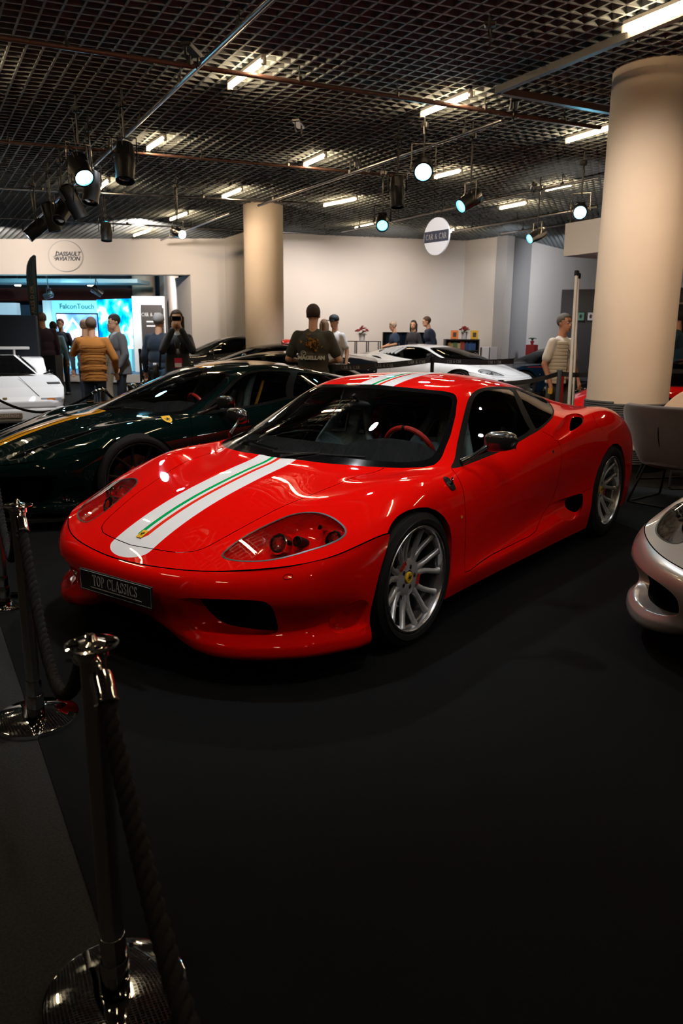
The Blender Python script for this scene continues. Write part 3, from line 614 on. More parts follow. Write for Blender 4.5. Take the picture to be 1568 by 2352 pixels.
    panel('windscreen_border', out['shield'], GLOSSBLK, car, J); panel('windscreen', out['shield_in'], WG, car, J); panel('door', out['door'], P_, car, 'twin')
    panel('window_trim', out['dlo'], mat('satin black trim', (.004, .004, .004), .5, spec=.03), car, 'twin'); panel('side_window', out['door_glass'], WG, car, 'twin'); panel('quarter_window', out['quarter_glass'], DKGL, car, 'twin')
    panel('rear_window', out['rear_glass'], DKGL, car, J); panel('panel_gap', out['gap'], GAP, car, 'twin', off=-.003)
    panel('headlamp_seal', out['lamp_seal'], mat('lamp seal', (.02, .02, .022), .3, spec=.4), car, 'twin', off=.001); panel('headlamp_cover', out['lamp'], LGL, car, 'twin', off=.0015)
    # headlamp bowls
    L, ob = skirt('headlamp_bowl', S, lamp, .085, P_, car, shrink=.42, rings=((0, .02), (.10, .25), (.35, .62), (.7, .92), (1, 1)))
    fan('headlamp_floor', L, P_, car)
    REFL = mat('lamp reflector', (.75, .75, .76), .12, metal=1)
    for sg in (1, -1):
        for (u, v), r, dz, nm in ((RB_['pt_lens'][0], .040, .045, 'projector_lamp'), (RB_['pt_lens'][1], .020, .052, 'lamp_washer'), (RB_['pt_lens'][2], .036, .040, 'main_beam_lamp'), (RB_['pt_lens'][3], .010, .03, 'side_light')):
            p, n = on(S, u, v, sg, -dz); d = Vector((.93, .12 * sg, .36)).normalized(); fm = frame(p, Vector((0, 1, 0)).cross(d), Vector((0, 1, 0)))
            fm = frame(p, d.cross(Vector((0, 0, 1))), (d.cross(Vector((0, 0, 1)))).cross(d) * -1); b = MB()
            b.lathe([(r * 1.05, -.05), (r * 1.15, .018), (r, .020), (r * .95, .006), (r * .5, -.006), (.001, -.008)], n=28); q = b.build(nm, REFL if nm != 'lamp_washer' else BLACK, car, fm)
            g = MB(); g.lathe([(r * .95, .010), (r * .8, .018), (r * .4, .024), (.001, .026)], n=24); g.build('lamp_lens', LENS, q)
            if nm == 'projector_lamp':
                h = MB(); h.lathe([(r * 1.15, -.03), (r * 1.3, -.045), (r * 1.3, -.06), (.01, -.06)], n=24); h.build('lamp_hood', P_, q)
    # nose
    gi, go, co = sm(RN_['grille_in'], 1), sm(RN_['grille_out']), sm(RN_['corner_out'])
    nreg = []
    a, b = ribbon(NO, RN['tow'], .0013, True); big, small = (a, b) if np.ptp(a[:, 0]) > np.ptp(b[:, 0]) else (b, a)
    nreg += [('gap', list(map(tuple, big))), ('cap', list(map(tuple, small)))]
    no = cut(NO, nreg, 14 * coarse, 10 * coarse, [go, co])
    panel('front_bumper', no['body'], P_, car, J); panel('panel_gap', no['gap'], GAP, car, 'twin', off=-.002); panel('tow_eye_cover', no['cap'], P_, car, 'twin')
    L2 = black_recess(car, NO, go, gi, .055, P_, 'front_intake', dirv=(-.85, -.46, -.22), gd=.05, rings=((0, 0), (.10, .02), (.30, .18), (.6, .5), (.85, .85), (1, 1)))
    if decal: grille_mesh('intake_mesh', np.array(L2).mean(0) + (np.array(L2) - np.array(L2).mean(0)) * .97, MESHG, car, (-.25, .93, 0), (0, 0, 1), pitch=.020, r=.0014)
    O = resamp(co, 64); lo, hi = O[:, 0].min(), O[:, 0].max(); tgt = np.array([lo + (hi - lo) * .30, O[:, 1].mean() + .25]); rows = []
    for w, dz in ((0, 0), (.06, .22), (.18, .55), (.4, .85), (.7, 1), (1, 1)):
        Q = O + (tgt - O) * w; k_ = np.clip((hi - Q[:, 0]) / (hi - lo) * 1.5, 0, 1) ** .8; rows.append(NO(Q[:, 0], Q[:, 1]) - NO.nrm(Q[:, 0], Q[:, 1]) * (.042 * dz * k_)[:, None])
    for sg in (1, -1):
        VV = np.vstack(rows) * [1, sg, 1]; me = mesh('corner_scoop', VV, [(i * 64 + j, i * 64 + (j + 1) % 64, (i + 1) * 64 + (j + 1) % 64, (i + 1) * 64 + j) for i in range(5) for j in range(64)], P_, True); bm = bmesh.new(); bm.from_mesh(me); bmesh.ops.recalc_face_normals(bm, faces=bm.faces); bm.to_mesh(me); bm.free(); link('corner_scoop', me, car)
    # seam between nose and wings
    vv = np.linspace(10, 4, 60); Q = S(np.zeros(60) + .004, vv); Nn = S.nrm(np.zeros(60) + .05, vv)
    for sg in (1, -1):
        b = MB(); b.tube([Vector((q + np.array([.001, 0, -.001])) * [1, sg, 1]) for q in Q], .0028, 6); b.build('bumper_gap', GAP, car)
    # side recesses
    for o_, i_, d, nm, dv in (('intake_out', 'intake_in', .075, 'wing_intake', (-.93, -.35, -.10)), ('scoop_out', 'scoop_in', .07, 'sill_scoop', (-.91, -.38, -.16))):
        black_recess(car, S, sm(RB[o_]), sm(RB[i_], 1), d, P_, nm, dirv=dv, rings=((0, 0), (.08, .10), (.3, .35), (.65, .75), (1, 1)), gd=.06)
    # arch lips and wells
    for A, cx, cz, R in ((FARCH, .03, .33, .36), (RARCH, -2.6, .34, .385)):
        A2 = [p for p in A if p[1] > -.2]; Q = np.array(A2); Q[:, 0] = np.clip(Q[:, 0], 0, 16); Q = resamp(Q[1:] if A is FARCH else Q, 40, False); X = S(Q[:, 0], Q[:, 1])
        for sg in (1, -1):
            Y = X.copy(); Y[:, 1] -= .035; V = np.vstack([X, Y]) * [1, sg, 1]; n = len(X); link('arch_lip', mesh('arch_lip', V, [(i, i + 1, i + 1 + n, i + n) for i in range(n - 1)], P_, True), car)
            b = MB(); b.rings([[Vector((cx + R * math.cos(a), sg * yy, cz + R * math.sin(a))) for a in np.linspace(-.62, PI + .62, 30)] for yy in (.55, .85)], close=False, cap=False); b.rings([[Vector((cx + rr * math.cos(a), sg * .55, cz + rr * math.sin(a))) for a in np.linspace(-.62, PI + .62, 30)] for rr in (.01, R)], close=False, cap=False); b.build('wheel_well', GAP, car)
    b = MB(); b.box((-1.3, 0, .16), (2.0, 1.80, .03)); b.box((-1.2, 0, .165), (4.2, 1.0, .03)); b.build('underbody', GAP, car)
    # tail
    vv = np.linspace(0, 10, 60); E_ = S(np.zeros(60) + 16, vv)
    for sg in (1, -1):
        V = np.vstack([E_, E_ * [1, 0, 1] * 1.0]) * [1, sg, 1]; V[60:, 2] = np.minimum(V[:60, 2], .885); V[60:, 0] = -3.40; V[:60, 1] = V[:60, 1]
        link('tail_panel', mesh('tail_panel', V, [(i, i + 1, i + 61, i + 60) for i in range(59)], P_, True), car)
        for yy in (.42, .62):
            q = MB(); q.lathe([(.055, .0), (.060, .012), (.050, .016), (.002, .018)], n=24); q.build('tail_lamp', mat('tail lens', (.35, .01, .01), .15, coat=1), car, frame((-3.40, sg * yy, .70), (0, -1, 0), (0, 0, 1)) )
    # cabin lining: the dark inside of roof, pillars and doors
    if interior:
        lin = cut(S, [], 4, 3, [shield, dlo, sm(RB['intake_out']), sm(RB['scoop_out'])], u0=4.6, u1=11.5, v0=2.5); panel('cabin_lining', lin['body'], SUEDE, car, J, off=-.02)
        b = MB(); b.box((-1.25, 0, .30), (1.9, 1.62, .04)); b.box((-2.02, 0, .62), (.05, 1.3, .60)); b.box((-.40, 0, .50), (.06, 1.5, .45)); b.build('cabin_floor', SUEDE, car)
        # dashboard with hooded binnacle
        b = MB(); prof = [(-.22, .765), (-.30, .790), (-.45, .800), (-.62, .800), (-.70, .785), (-.74, .74), (-.72, .62), (-.62, .52), (-.3, .52)]
        R = []
        for y in np.linspace(-.74, .74, 31):
            hump = max(0, 1 - ((y - .37) / .24) ** 2) ** .6 * .065; kx = .16 * (abs(y) / .74) ** 2
            R.append([Vector((x - kx * (1 if x > -.5 else .2), y, z + (hump if -.75 < x < -.40 and z > .7 else 0))) for x, z in prof])
        b.rings(R); b.build('dashboard', SUEDE, car)
        bucket_seat(car, (-1.10, .36, .38)); bucket_seat(car, (-1.10, -.36, .38))
        # steering wheel
        c = Vector((-.80, .37, .768)); d = Vector((-.92, 0, .42)).normalized(); x = Vector((0, 1, 0)); y = d.cross(x)
        rim_p = [c + (x * math.cos(a) + y * math.sin(a)) * .162 for a in np.linspace(0, 2 * PI, 41)]
        b = MB(); b.tube(rim_p, .015, 10, cap=False); sw = b.build('steering_wheel', mat('red leather', (.5, .02, .012), .4), car)
        b = MB(); b.ball(c, .055); [b.tube([c, c + (x * math.cos(a) + y * math.sin(a)) * .17], .012, 6) for a in (0, PI, 4.712)]; b.build('steering_hub', BLACK, sw)
        q = MB(); q.tube([c + (x * math.cos(a) + y * math.sin(a)) * .162 for a in (PI / 2 - .05, PI / 2 + .05)] if y.z > 0 else [c + (x * math.cos(a) + y * math.sin(a)) * .162 for a in (-PI / 2 - .05, -PI / 2 + .05)], .0162, 10); q.build('steering_marker', BLACK, sw)
        # interior mirror
        p = Vector((-.80, 0, 1.02)); b = MB(); b.ball(p, (.022, .085, .028), 18, 10); b.tube([p, p + Vector((.04, -.01, .06))], .012, 8); b.build('rear_view_mirror', BLACK, car)
        for sg in (1, -1):
            b = MB(); b.tube([(-1.62, sg * .62, .40), (-1.66, sg * .60, .95), (-1.75, sg * .45, 1.06), (-1.76, 0, 1.09)], .022, 10); b.build('roll_bar', mat('roll bar', (.05, .05, .055), .35, coat=.4), car)
            h = MB(); h.tube([(-1.50, sg * .58, .50), (-1.58, sg * .57, .86)], .028, 8, sx=.4); h.build('seat_belt', mat('belt web', (.10, .10, .11), .7), car)
    # wheels
    fs = o.get('wheel', {}); rs = dict(dict(hub_in=.07, lip=.05), **fs); fr, rr_ = o.get('R', (.320, .341)); ax = o.get('axle', (0, -2.6)); wy = o.get('wy', (.942, .955)); rim = o.get('rim', .248)
    for sg in (1, -1): make_wheel(car, ax[0], sg * wy[0], fr, fr, .225, sg, rimR=rim, style=fs); make_wheel(car, ax[1], sg * wy[1], rr_, rr_, .285, sg, rimR=rim, style=rs)
    # door mirrors on carbon arms
    for sg in (1, -1):
        c = Vector((-.735, sg * .965, .885)); R = []
        for k in range(13):
            t = k / 12; yy = -.088 + .176 * t; s = (1 - abs(2 * t - 1) ** 3.2) ** .42 if 0 < t < 1 else .25
            hh = (.058 - .010 * t) * s; dd = (.052 - .012 * t) * s; R.append([c + Vector((math.copysign(abs(math.cos(a)) ** .62, math.cos(a)) * dd * (1.3 if math.cos(a) > 0 else .55) - .01 * t, sg * yy, math.copysign(abs(math.sin(a)) ** .62, math.sin(a)) * hh + .012 * t)) for a in np.linspace(0, 2 * PI, 25)[:-1]])
        b = MB(); b.rings(R); mm = b.build('door_mirror', CARBON, car)
        q = MB(); q.box(c + Vector((-.034, sg * .0, .0)), (.004, .145, .082), ch=.0015); q.build('mirror_glass', CHROME, mm)
        a = MB(); a.tube([(-.545, sg * .842, .790), (-.60, sg * .870, .815), (-.66, sg * .895, .845), (-.70, sg * .915, .868)], [.020, .013, .012, .018], 12, sx=.7); a.build('mirror_arm', CARBON, mm)
        # wipers, marker, lock, wing badge
        p, n = on(S, *RB['pt_marker'][0], sg, .0); q = MB(); q.lathe([(.009, 0), (.009, .003), (.002, .005)], n=14); q.build('side_marker', mat('amber lens', (.7, .22, .03), .2, coat=.6), car, frame(p, (1, 0, 0), n.cross(Vector((1, 0, 0)))))
        p, n = on(S, *RB['pt_lock'][0], sg, .0); q = MB(); q.lathe([(.010, 0), (.010, .002), (.002, .003)], n=14); q.build('door_lock', mat('lock steel', (.2, .2, .2), .3, metal=1), car, frame(p, (1, 0, 0), n.cross(Vector((1, 0, 0)))))
    bs = cut(S, [('b', sm(RB['badge_shield'], 1))], 40, 40, (), u0=4.2, u1=4.8, v0=3.9, v1=4.9)
    if 'b' in bs and decal == 'red':
        panel('wing_badge', bs['b'], CARBON, car, 'twin', off=.004)
        for sg in (1, -1):
            cb = np.array(RB['badge_shield']).mean(0); p, n = on(S, cb[0], cb[1], sg, .006); q = MB(); q.prism([((x - .46) * .055, (y - .5) * .07) for x, y in HORSE], 0, .002); q.build('horse_mark', CHROME, car, frame(p, Vector((-sg, 0, 0)), (0, 0, 1)))
    for y0, y1, x0, x1 in ((-.02, .45, -.10, -.20), (-.60, -.10, -.38, -.13)):
        b = MB(); A = Vector((x0 - .015, y0, .806)); B_ = Vector((x1 - .05, y1, .812)); b.tube([A, (A + B_) / 2 + Vector((.02, 0, .004)), B_], .007, 6); b.tube([A + Vector((.05, .05, -.01)), (A + B_) / 2 + Vector((.01, 0, .012))], .009, 6); b.build('wiper', BLACK, car)
    return S, NO
red = thing('sports_car', 'glossy red sports car with white racing stripe and TOP CLASSICS plate, nearest of all cars', 'car', (0, 0, 0))
RS, RNO = build_coupe(red)
# number board, nose emblem
pm = frame((1.022, .066, .3625), (-.05, 1, 0), (0, 0, 1))
b = MB(); b.box((0, 0, 0), (.468, .098, .008), ch=.002); pl = b.build('name_plate', mat('plate black', (.012, .013, .014), .4, coat=.3), red, pm)
pl['label'] = 'black plate reading TOP CLASSICS'
b = MB(); b.tube([(-.228, -.043, .005), (.228, -.043, .005), (.228, .043, .005), (-.228, .043, .005), (-.228, -.043, .005)], .0013, 6); b.build('plate_edge', mat('plate edge', (.30, .34, .34), .4), pl)
PT = mat('plate lettering', (.62, .62, .60), .5)
serif('plate_lettering', 'TOP CLASSICS', .048, PT, pl, Matrix.Translation((0, .008, .0055)), sx=.62, ext=.0008); b = MB(); b.box((.005, -.026, .0055), (.33, .0035, .0016)); b.build('plate_underline', PT, pl)
p, n = on(RS, *RB['pt_badge'][0], 1, .003); p.y = 0
emblem('nose_badge', YEL, red, frame(p, (0, 1, 0), n.cross(Vector((0, 1, 0)))) , .036, .050)
# ---------------------------------------------------------------- helper: the real point seen at a pixel of the 1568 x 2352 frame, at a given depth or height
def ray(px, py): return fw + rt * ((px - W_ / 2) / F_) - up * ((py - H_ / 2) / F_)
def at(px, py, depth): return CP + ray(px, py) * depth
def atz(px, py, z): d = ray(px, py); return CP + d * ((z - CP.z) / d.z)
V2 = lambda x, y, z=0: Vector((x, y, z))
def struct(name, b, m, parent=None, label=None):
    o = b.build(name, m, parent)
    if parent is None: o['kind'] = 'structure'
    return o
# ---------------------------------------------------------------- floor
CARPET_GREY = mat('grey aisle carpet', (.026, .0258, .0255), .95, spec=.15, noise=.8, nscale=150, bump=.8, bscale=500)
CARPET_BLK = mat('black stand carpet', (.0050, .0053, .0060), .95, spec=.1, noise=.35, nscale=300, bump=.5, bscale=600)
CARPET_BLUE = mat('dark blue carpet', (.009, .014, .019), .95, spec=.1, noise=.3, nscale=300)
CARPET_BRN = mat('dark brown carpet', (.005, .0042, .0035), .95, spec=.1, noise=.3, nscale=300)
b = MB(); b.box((-8, -8, -.06), (60, 60, .12)); floor = struct('floor', b, CARPET_GREY)
P1, P2 = V2(4.2, 6.57), V2(-1.55, -7.08); P3, P4 = P2 + BD * 15, P1 + BD * 15
b = MB(); b.prism([(p.x, p.y) for p in (P1, P2, P3, P4)], -.01, .004); b.build('stand_carpet', CARPET_BLK, floor, weld=False)['label'] = 'black stand carpet'
b = MB(); b.prism([(-3.35, .56), (-2.1, 2.0), (-3.4, 4.2), (-5.2, 3.0), (-4.66, .35)], .0, .007); b.build('carpet_tile', CARPET_BLUE, floor, weld=False)['label'] = 'dark blue carpet'
b = MB(); b.prism([(-4.66, .35), (-5.2, 3.0), (-7, 3.4), (-7.4, -.3)], .0, .006); b.build('carpet_tile', CARPET_BRN, floor, weld=False)['label'] = 'dark brown carpet'
# ---------------------------------------------------------------- walls
WALL = mat('off-white wall', (.60, .575, .545), .85, noise=.03, nscale=2); WALL2 = mat('grey wall', (.30, .30, .305), .85); WALL3 = mat('dark hall wall', (.06, .06, .062), .85)
def wall(name, a, b_, z0, z1, t, m, parent=None):
    a, b_ = Vector(a), Vector(b_); d = (b_ - a); L = d.length; d.normalize(); n = Vector((-d.y, d.x, 0)); t = abs(t)
    if n.dot(V2(-5, -5) - a) > 0: n = -n
    c = (a + b_) / 2 + n * t / 2
    q = MB(); q.box((c.x, c.y, (z0 + z1) / 2), (L, abs(t), z1 - z0), R=RZ(math.atan2(d.y, d.x))); return struct(name, q, m, parent)
ZT = 4.6
W0, W1, W2_, W3, W4, W5 = V2(-6.2, -23.75), V2(-12.742, -13.53), V2(-12.1, -12.107), V2(-16.847, -8.165), V2(-16.495, -6.716), V2(-18.036, -6.709)
wd_ = (W1 - W0).normalized(); J = V2(-12.2, -14.38)
wl = wall('wall_left', J, W1, 0, ZT, -.42, WALL); wall('lintel', W0, J, 3.13, ZT, -.42, WALL, wl)
wall('wall_corner', W1, W2_, 0, ZT, -.3, WALL); wall('wall_back', W2_, W3, 0, ZT, -.3, WALL); wall('wall_corner', W3, W4, 0, ZT, -.3, WALL)
wall('wall_corner', W4, W5, 0, ZT, -.3, WALL2)
WR = V2(-24.5, -6.70); WQ = V2(-22.0, 12); wall('wall_right', W5, WR, 0, ZT, -.3, WALL); wall('wall_far_right', WR, V2(-20, 12), 0, ZT, -.3, WALL)
wall('wall_near_right', V2(-20, 12), V2(4, 14), 0, ZT, -.3, WALL3); wall('wall_behind', V2(4, 14), V2(12, 2), 0, ZT, -.3, WALL3); wall('wall_near_left', V2(12, 2), V2(3, -24), 0, ZT, -.3, WALL3); wall('wall_far_left', V2(3, -24), W0, 0, ZT, -.3, WALL2)
# ---------------------------------------------------------------- open-cell ceiling
SLAT = mat('ceiling slat grey', (.26, .295, .31), .8, spec=.1); PLEN = mat('plenum black', (.004, .004, .004), .95)
b = MB(); b.box((-6, -6, 4.62), (44, 44, .05)); ceil = struct('ceiling', b, PLEN)
PITCH = .150; HS = .085; TS = .020
det = AD.x * BD.y - AD.y * BD.x
def coords(p): return ((p.x * BD.y - p.y * BD.x) / det, (AD.x * p.y - AD.y * p.x) / det)    # p = a*AD + b*BD
aR, bR = (-8.0, 25.5), (-4.2, 22.5)
def slat_mesh(name, L, ang):
    q = MB(); q.box((0, 0, HS / 2), (L, TS, HS), R=RZ(ang)); o = q.build(name, SLAT); me = o.data; bpy.data.objects.remove(o); return me
mA = slat_mesh('ceiling_slat', aR[1] - aR[0], math.radians(-113)); mB = slat_mesh('ceiling_slat', bR[1] - bR[0], math.radians(149))
items = []
k = bR[0]
while k < bR[1]: items.append((mA, AD * (sum(aR) / 2) + BD * k, abs(k - 4))); k += PITCH
k = aR[0]
while k < aR[1]: items.append((mB, AD * k + BD * (sum(bR) / 2), abs(k - 3) * .8)); k += PITCH
items.sort(key=lambda t: t[2]); rest = MB()
for i, (me, c, _) in enumerate(items):
    if i < 296: link('ceiling_slat', me, ceil, M=Matrix.Translation((c.x, c.y, CH)))
    else: rest.add([v.co + Vector((c.x, c.y, CH)) for v in me.vertices], [tuple(p.vertices) for p in me.polygons])
rest.build('ceiling_slats_beyond', SLAT, ceil, weld=False)['kind'] = 'stuff'
# ---------------------------------------------------------------- pipes and rails under the grid
PIPE = mat('reddish steel pipe', (.16, .085, .07), .4, metal=.6); RAIL = mat('grey ceiling rail', (.20, .20, .195), .5); STEEL = mat('steel tube', (.34, .34, .35), .3, metal=1)
HANG = mat('black clamp', (.015, .015, .016), .4)
def pipe(name, label, a, b_, r, m, grp=None, drops=4, cat='pipe', square=False):
    a, b_ = Vector(a), Vector(b_); t = thing(name, label, cat, a, 0, grp); q = MB()
    if square: d = b_ - a; q.box(d / 2, (d.length, r * 2, r * 2), R=RZ(math.atan2(d.y, d.x)))
    else: q.tube([(0, 0, 0), b_ - a], r, 12)
    q.build('tube', m, t)
    for i in range(drops):
        p = (b_ - a) * ((i + .5) / drops); c = MB(); c.box(p + Vector((0, 0, r)), (.05, .05, r * 2.6), ch=.008); c.tube([p + Vector((0, 0, r)), p + Vector((0, 0, CH - a.z + .03))], .008, 6); c.build('hanger', HANG, t)
    return t
zp = 3.965
pipe('lighting_bar', 'long steel lighting bar running across the upper left, full of black stage lamps', V2(-.6, 1.4, 3.95), V2(-8.40, -16.62, 3.95), .026, STEEL, drops=12)
pipe('ceiling_pipe', 'reddish pipe crossing the upper ceiling from the left edge to the thick column', V2(-1.15, -4.25, zp), V2(-7.08, -.98, zp), .024, PIPE, drops=6)
pipe('ceiling_pipe', 'second reddish pipe across the ceiling, above the leftmost round column', V2(-2.6, -8.05, zp), V2(-8.1, -4.5, zp), .020, PIPE, drops=5)
pipe('ceiling_pipe', 'third thin pipe across the left ceiling behind the bar of stage lamps', V2(-4.81, -10.98, zp), V2(-9.2, -7.3, zp), .020, STEEL, drops=4)
pipe('ceiling_pipe', 'thin pipe across the far left ceiling, farthest from the viewer', V2(-6.64, -14.33, zp), V2(-12.6, -10.1, zp), .020, STEEL, drops=4)
pipe('ceiling_rail', 'long pale rail in the upper right ceiling ending in a corner', V2(-3.2, 3.1, 4.0), V2(-5.146, -1.419, 4.0), .034, RAIL, drops=0, square=True, cat='rail')
pipe('ceiling_rail', 'short reddish rail from the pale rail corner to the thick column', V2(-5.146, -1.419, 4.0), V2(-6.7, -.62, 4.0), .034, PIPE, drops=0, square=True, cat='rail')
pipe('lighting_bar', 'steel lighting bar above the blue-white spotlight in the middle ceiling', V2(-5.93, -1.73, 3.92), V2(-8.55, -8.2, 3.92), .024, STEEL, drops=5)
pipe('lighting_bar', 'thin steel bar from the thick column towards the round hanging sign', V2(-9.80, -1.94, 3.93), V2(-12.43, -9.13, 3.93), .022, STEEL, drops=5)
pipe('lighting_bar', 'steel bar ending left of the white hanging box', V2(-12.41, -2.88, 3.93), V2(-13.9, -6.92, 3.93), .022, STEEL, drops=3)
pipe('lighting_bar', 'shortest steel bar over the white hanging box', V2(-13.76, -3.35, 3.90), V2(-14.68, -6.02, 3.90), .022, STEEL, drops=2)
pipe('lighting_bar', 'short shiny bar left of the pale round column', V2(-8.95, -9.4, 3.93), V2(-11.05, -14.2, 3.93), .022, STEEL, drops=3)
# ---------------------------------------------------------------- tube lamps
LAMP = emis('tube lamp glow', (1, .72, .42), 42)
HOUS = mat('lamp housing', (.5, .48, .45), .5)
LABS = [((-3.118,-2.917),(-3.465,-3.741),'bright tube lamp by the crossing of the long bar and the reddish pipe'),
 ((-5.225,-1.786),(-5.549,-2.603),'tube lamp on the reddish pipe in the upper right ceiling'),
 ((-7.494,-1.112),(-7.689,-1.541),'tube lamp touching the left side of the thick column'),
 ((-4.46,-6.028),(-4.715,-6.704),'tube lamp just right of the big stage lamp on the long bar'),
 ((-6.5,-4.867),(-6.804,-5.522),'tube lamp in the middle of the ceiling, left of the blue-white spotlight'),
 ((-7.643,-7.744),(-7.993,-8.6),'tube lamp just left of the top of the pale round column'),
 ((-8.555,-3.734),(-8.749,-4.323),'tube lamp right beside the blue-white spotlight'),
 ((-9.604,-6.591),(-9.818,-7.564),'tube lamp right of the pale round column top'),
 ((-10.595,-2.685),(-10.815,-3.251),'tube lamp on a rail left of the thick column, above the far wall'),
 ((-8.894,-10.648),(-9.296,-11.693),'tube lamp over the small chrome spotlight at left'),
 ((-10.185,-13.566),(-10.595,-14.738),'lowest tube lamp at left above the wall opening'),
 ((-12.512,-8.246),(-12.789,-8.989),'tube lamp left of the round hanging sign'),
 ((-4.192,.677),(-4.33,.33),'tube lamp at the top right corner above the column'),
 ((-5.76,-9.092),(-6.072,-9.79),'tube lamp half hidden behind stage lamps on the long bar'),
 ((-14.268,-7.048),(-14.717,-7.488),'tiny tube lamp behind the round hanging sign'),
 ((-11.9,-4.2),(-12.1,-4.7),'small tube lamp above the projecting white wall')]
def lamp(a, b_, label, grp=None):
    a, b_ = V2(*a, 4.035), V2(*b_, 4.035); c = (a + b_) / 2; d = b_ - a
    if d.length < .55: d = d.normalized() * .75
    t = thing('tube_lamp', label, 'lamp', c, 0, grp); q = MB(); q.tube([-d / 2, d / 2], .021, 12); q.build('glowing_tube', LAMP, t)
    q = MB(); q.box((0, 0, .045), (d.length * 1.02, .05, .03), R=RZ(math.atan2(d.y, d.x))); q.box(d / 2, (.03, .05, .06)); q.box(-d / 2, (.03, .05, .06)); q.build('housing', HOUS, t)
for a, b_, l in LABS: lamp(a, b_, l)
for i, (x, y) in enumerate([(-.4,-1.9),(-1.7,.9),(1.3,-.6),(.5,2.2),(3.6,3.4),(-.9,4.8),(4.8,.6),(.9,-3.9),(-1.2,-5.4),(3.3,-2.4),(-4.9,3.4),(-9.2,1.6),(-2.4,-9.6),(-.4,-8.0),(2.6,7.2),(-5.4,7.6),(-12.4,1.8),(-3.8,-13.6)]):  # unseen lamps added beyond the frame for light and reflections
    h = DIR(-113) * .42; lamp((x - h.x, y - h.y), (x + h.x, y + h.y), 'tube lamp added on the ceiling outside the picture', 'tube lamps outside the picture')
# ---------------------------------------------------------------- columns
PLAST = mat('column plaster', (.56, .475, .385), .8, noise=.07, nscale=3, bump=.15, bscale=60); ROPE = mat('grey rope', (.055, .058, .062), .85, bump=.5, bscale=300)
def column(name, label, c, r, z1=4.12, wraps=()):
    t = thing(name, label, 'column', (c.x, c.y, 0)); q = MB(); q.lathe([(r, 0), (r, z1 - .04), (r, z1)], n=72); q.build('shaft', PLAST, t)
    q = MB(); q.box((r * math.cos(2.65 + PI), -r * 0 + r * math.sin(2.65 + PI), 2), (.004, .012, 4)); 
    for z0, z2 in wraps:
        pts = []; n = int((z2 - z0) / .023)
        for i in range(n * 48 + 1): a = 2 * PI * i / 48; pts.append((math.cos(a) * (r + .012), math.sin(a) * (r + .012), z0 + (z2 - z0) * i / (n * 48)))
        w = MB(); w.tube(pts, .0135, 6); w.build('rope_wrap', ROPE, t)
    return t
BC = at(1452, 777, 8.3); column('round_column', 'thick pale round column at right with grey rope wound round its foot', BC, .435, wraps=((.36, .755), (.10, .27)))
BC2 = at(608, 777, 16.4); column('round_column', 'pale round column left of centre, bright on its left side', BC2, .415)
t = thing('column_skirt', 'black cloth band round the foot of the thick column', 'cloth', (BC.x, BC.y, 0)); q = MB(); q.lathe([(.452, .007), (.452, .10), (.447, .10), (.447, .007)], n=48); 
q.build('band', BLACK, t)
# seams on the thick column
for ang in (2.05, ):
    q = MB(); d = Vector((math.cos(ang), math.sin(ang), 0)); 
# ---------------------------------------------------------------- stage lamps
LB = mat('stage lamp black', (.006, .006, .007), .4, spec=.2); CYAN = emis('cyan lens', (.20, .75, 1), 60); CYAN2 = emis('dim cyan lens', (.1, .55, .8), 4); WLED = emis('white lens', (.75, .92, 1), 40)
LEDC = emis('cyan marker', (.05, .6, .8), 2.5); CHR2 = mat('chrome lamp', (.45, .43, .40), .25, metal=1)
def stage_lamp(label, pos, d, L=.42, r=.095, lens=None, m=LB, yoke=True, top=3.93, led=False, grp=None):
    p = Vector(pos); d = Vector(d).normalized(); t = thing('stage_lamp', label, 'spotlight', p, 0, grp)
    x = d.cross(Vector((0, 0, 1))); x = x.normalized() if x.length > .1 else Vector((1, 0, 0)); F = frame((0, 0, 0), x, d.cross(x) * -1)
    if (F.to_3x3() @ Vector((0, 0, 1))).dot(d) < 0: F = F @ Matrix.Rotation(PI, 4, 'Y')
    q = MB(); q.lathe([(r * .45, -L * .5), (r * .82, -L * .44), (r * .95, -L * .2), (r, L * .1), (r * .9, L * .3), (r * .93, L * .5), (r * .80, L * .5), (r * .74, L * .42)], n=24); o = q.build('lamp_body', m, t, F)
    for s in (1, -1): q = MB(); q.box((0, r * .9 * s, -L * .25), (r * 1.2, .012, L * .3)); q.build('cooling_fin', m, t, F)
    q = MB(); q.lathe([(r * .74, L * .44), (r * .4, L * .465), (.002, L * .475)], n=20); q.build('lens', lens or mat('dark lens', (.02, .02, .03), .05, coat=1), t, F)
    h = top - p.z
    q = MB(); xx = Vector((x.x, x.y, 0)).normalized() * (r + .022)
    q.tube([-xx, -xx + Vector((0, 0, min(h - .08, r * 2.2))), xx + Vector((0, 0, min(h - .08, r * 2.2))), xx], .009, 6); q.build('yoke', CHR2 if lens is CYAN else m, t)
    q = MB(); q.tube([(0, 0, min(h - .08, r * 2.2)), (0, 0, CH + .02 - p.z)], .012, 8); q.box((0, 0, h), (.06, .09, .07), ch=.01); q.build('clamp', HANG, t)
    q = MB(); q.tube([(.02, 0, h), (.09, .05, h - .12), (.05, .03, h * .3), (0, 0, 0)], .006, 6); q.build('cable', HANG, t)
    if led: q = MB(); q.box((0, 0, 0), (.05, .02, .012)); q.build('marker_light', LEDC, t, Matrix.Translation(-d * L * .3 + Vector((0, 0, r * .7))) )
    return t
def to_cam(p): return (CP - Vector(p)).normalized()
D_ = Vector((0, 0, -1))
L1 = at(287, 372, 8.6); stage_lamp('largest black stage lamp, hanging right of the long bar', L1, (.25, .25, -1), .46, .115, led=True, top=3.95)
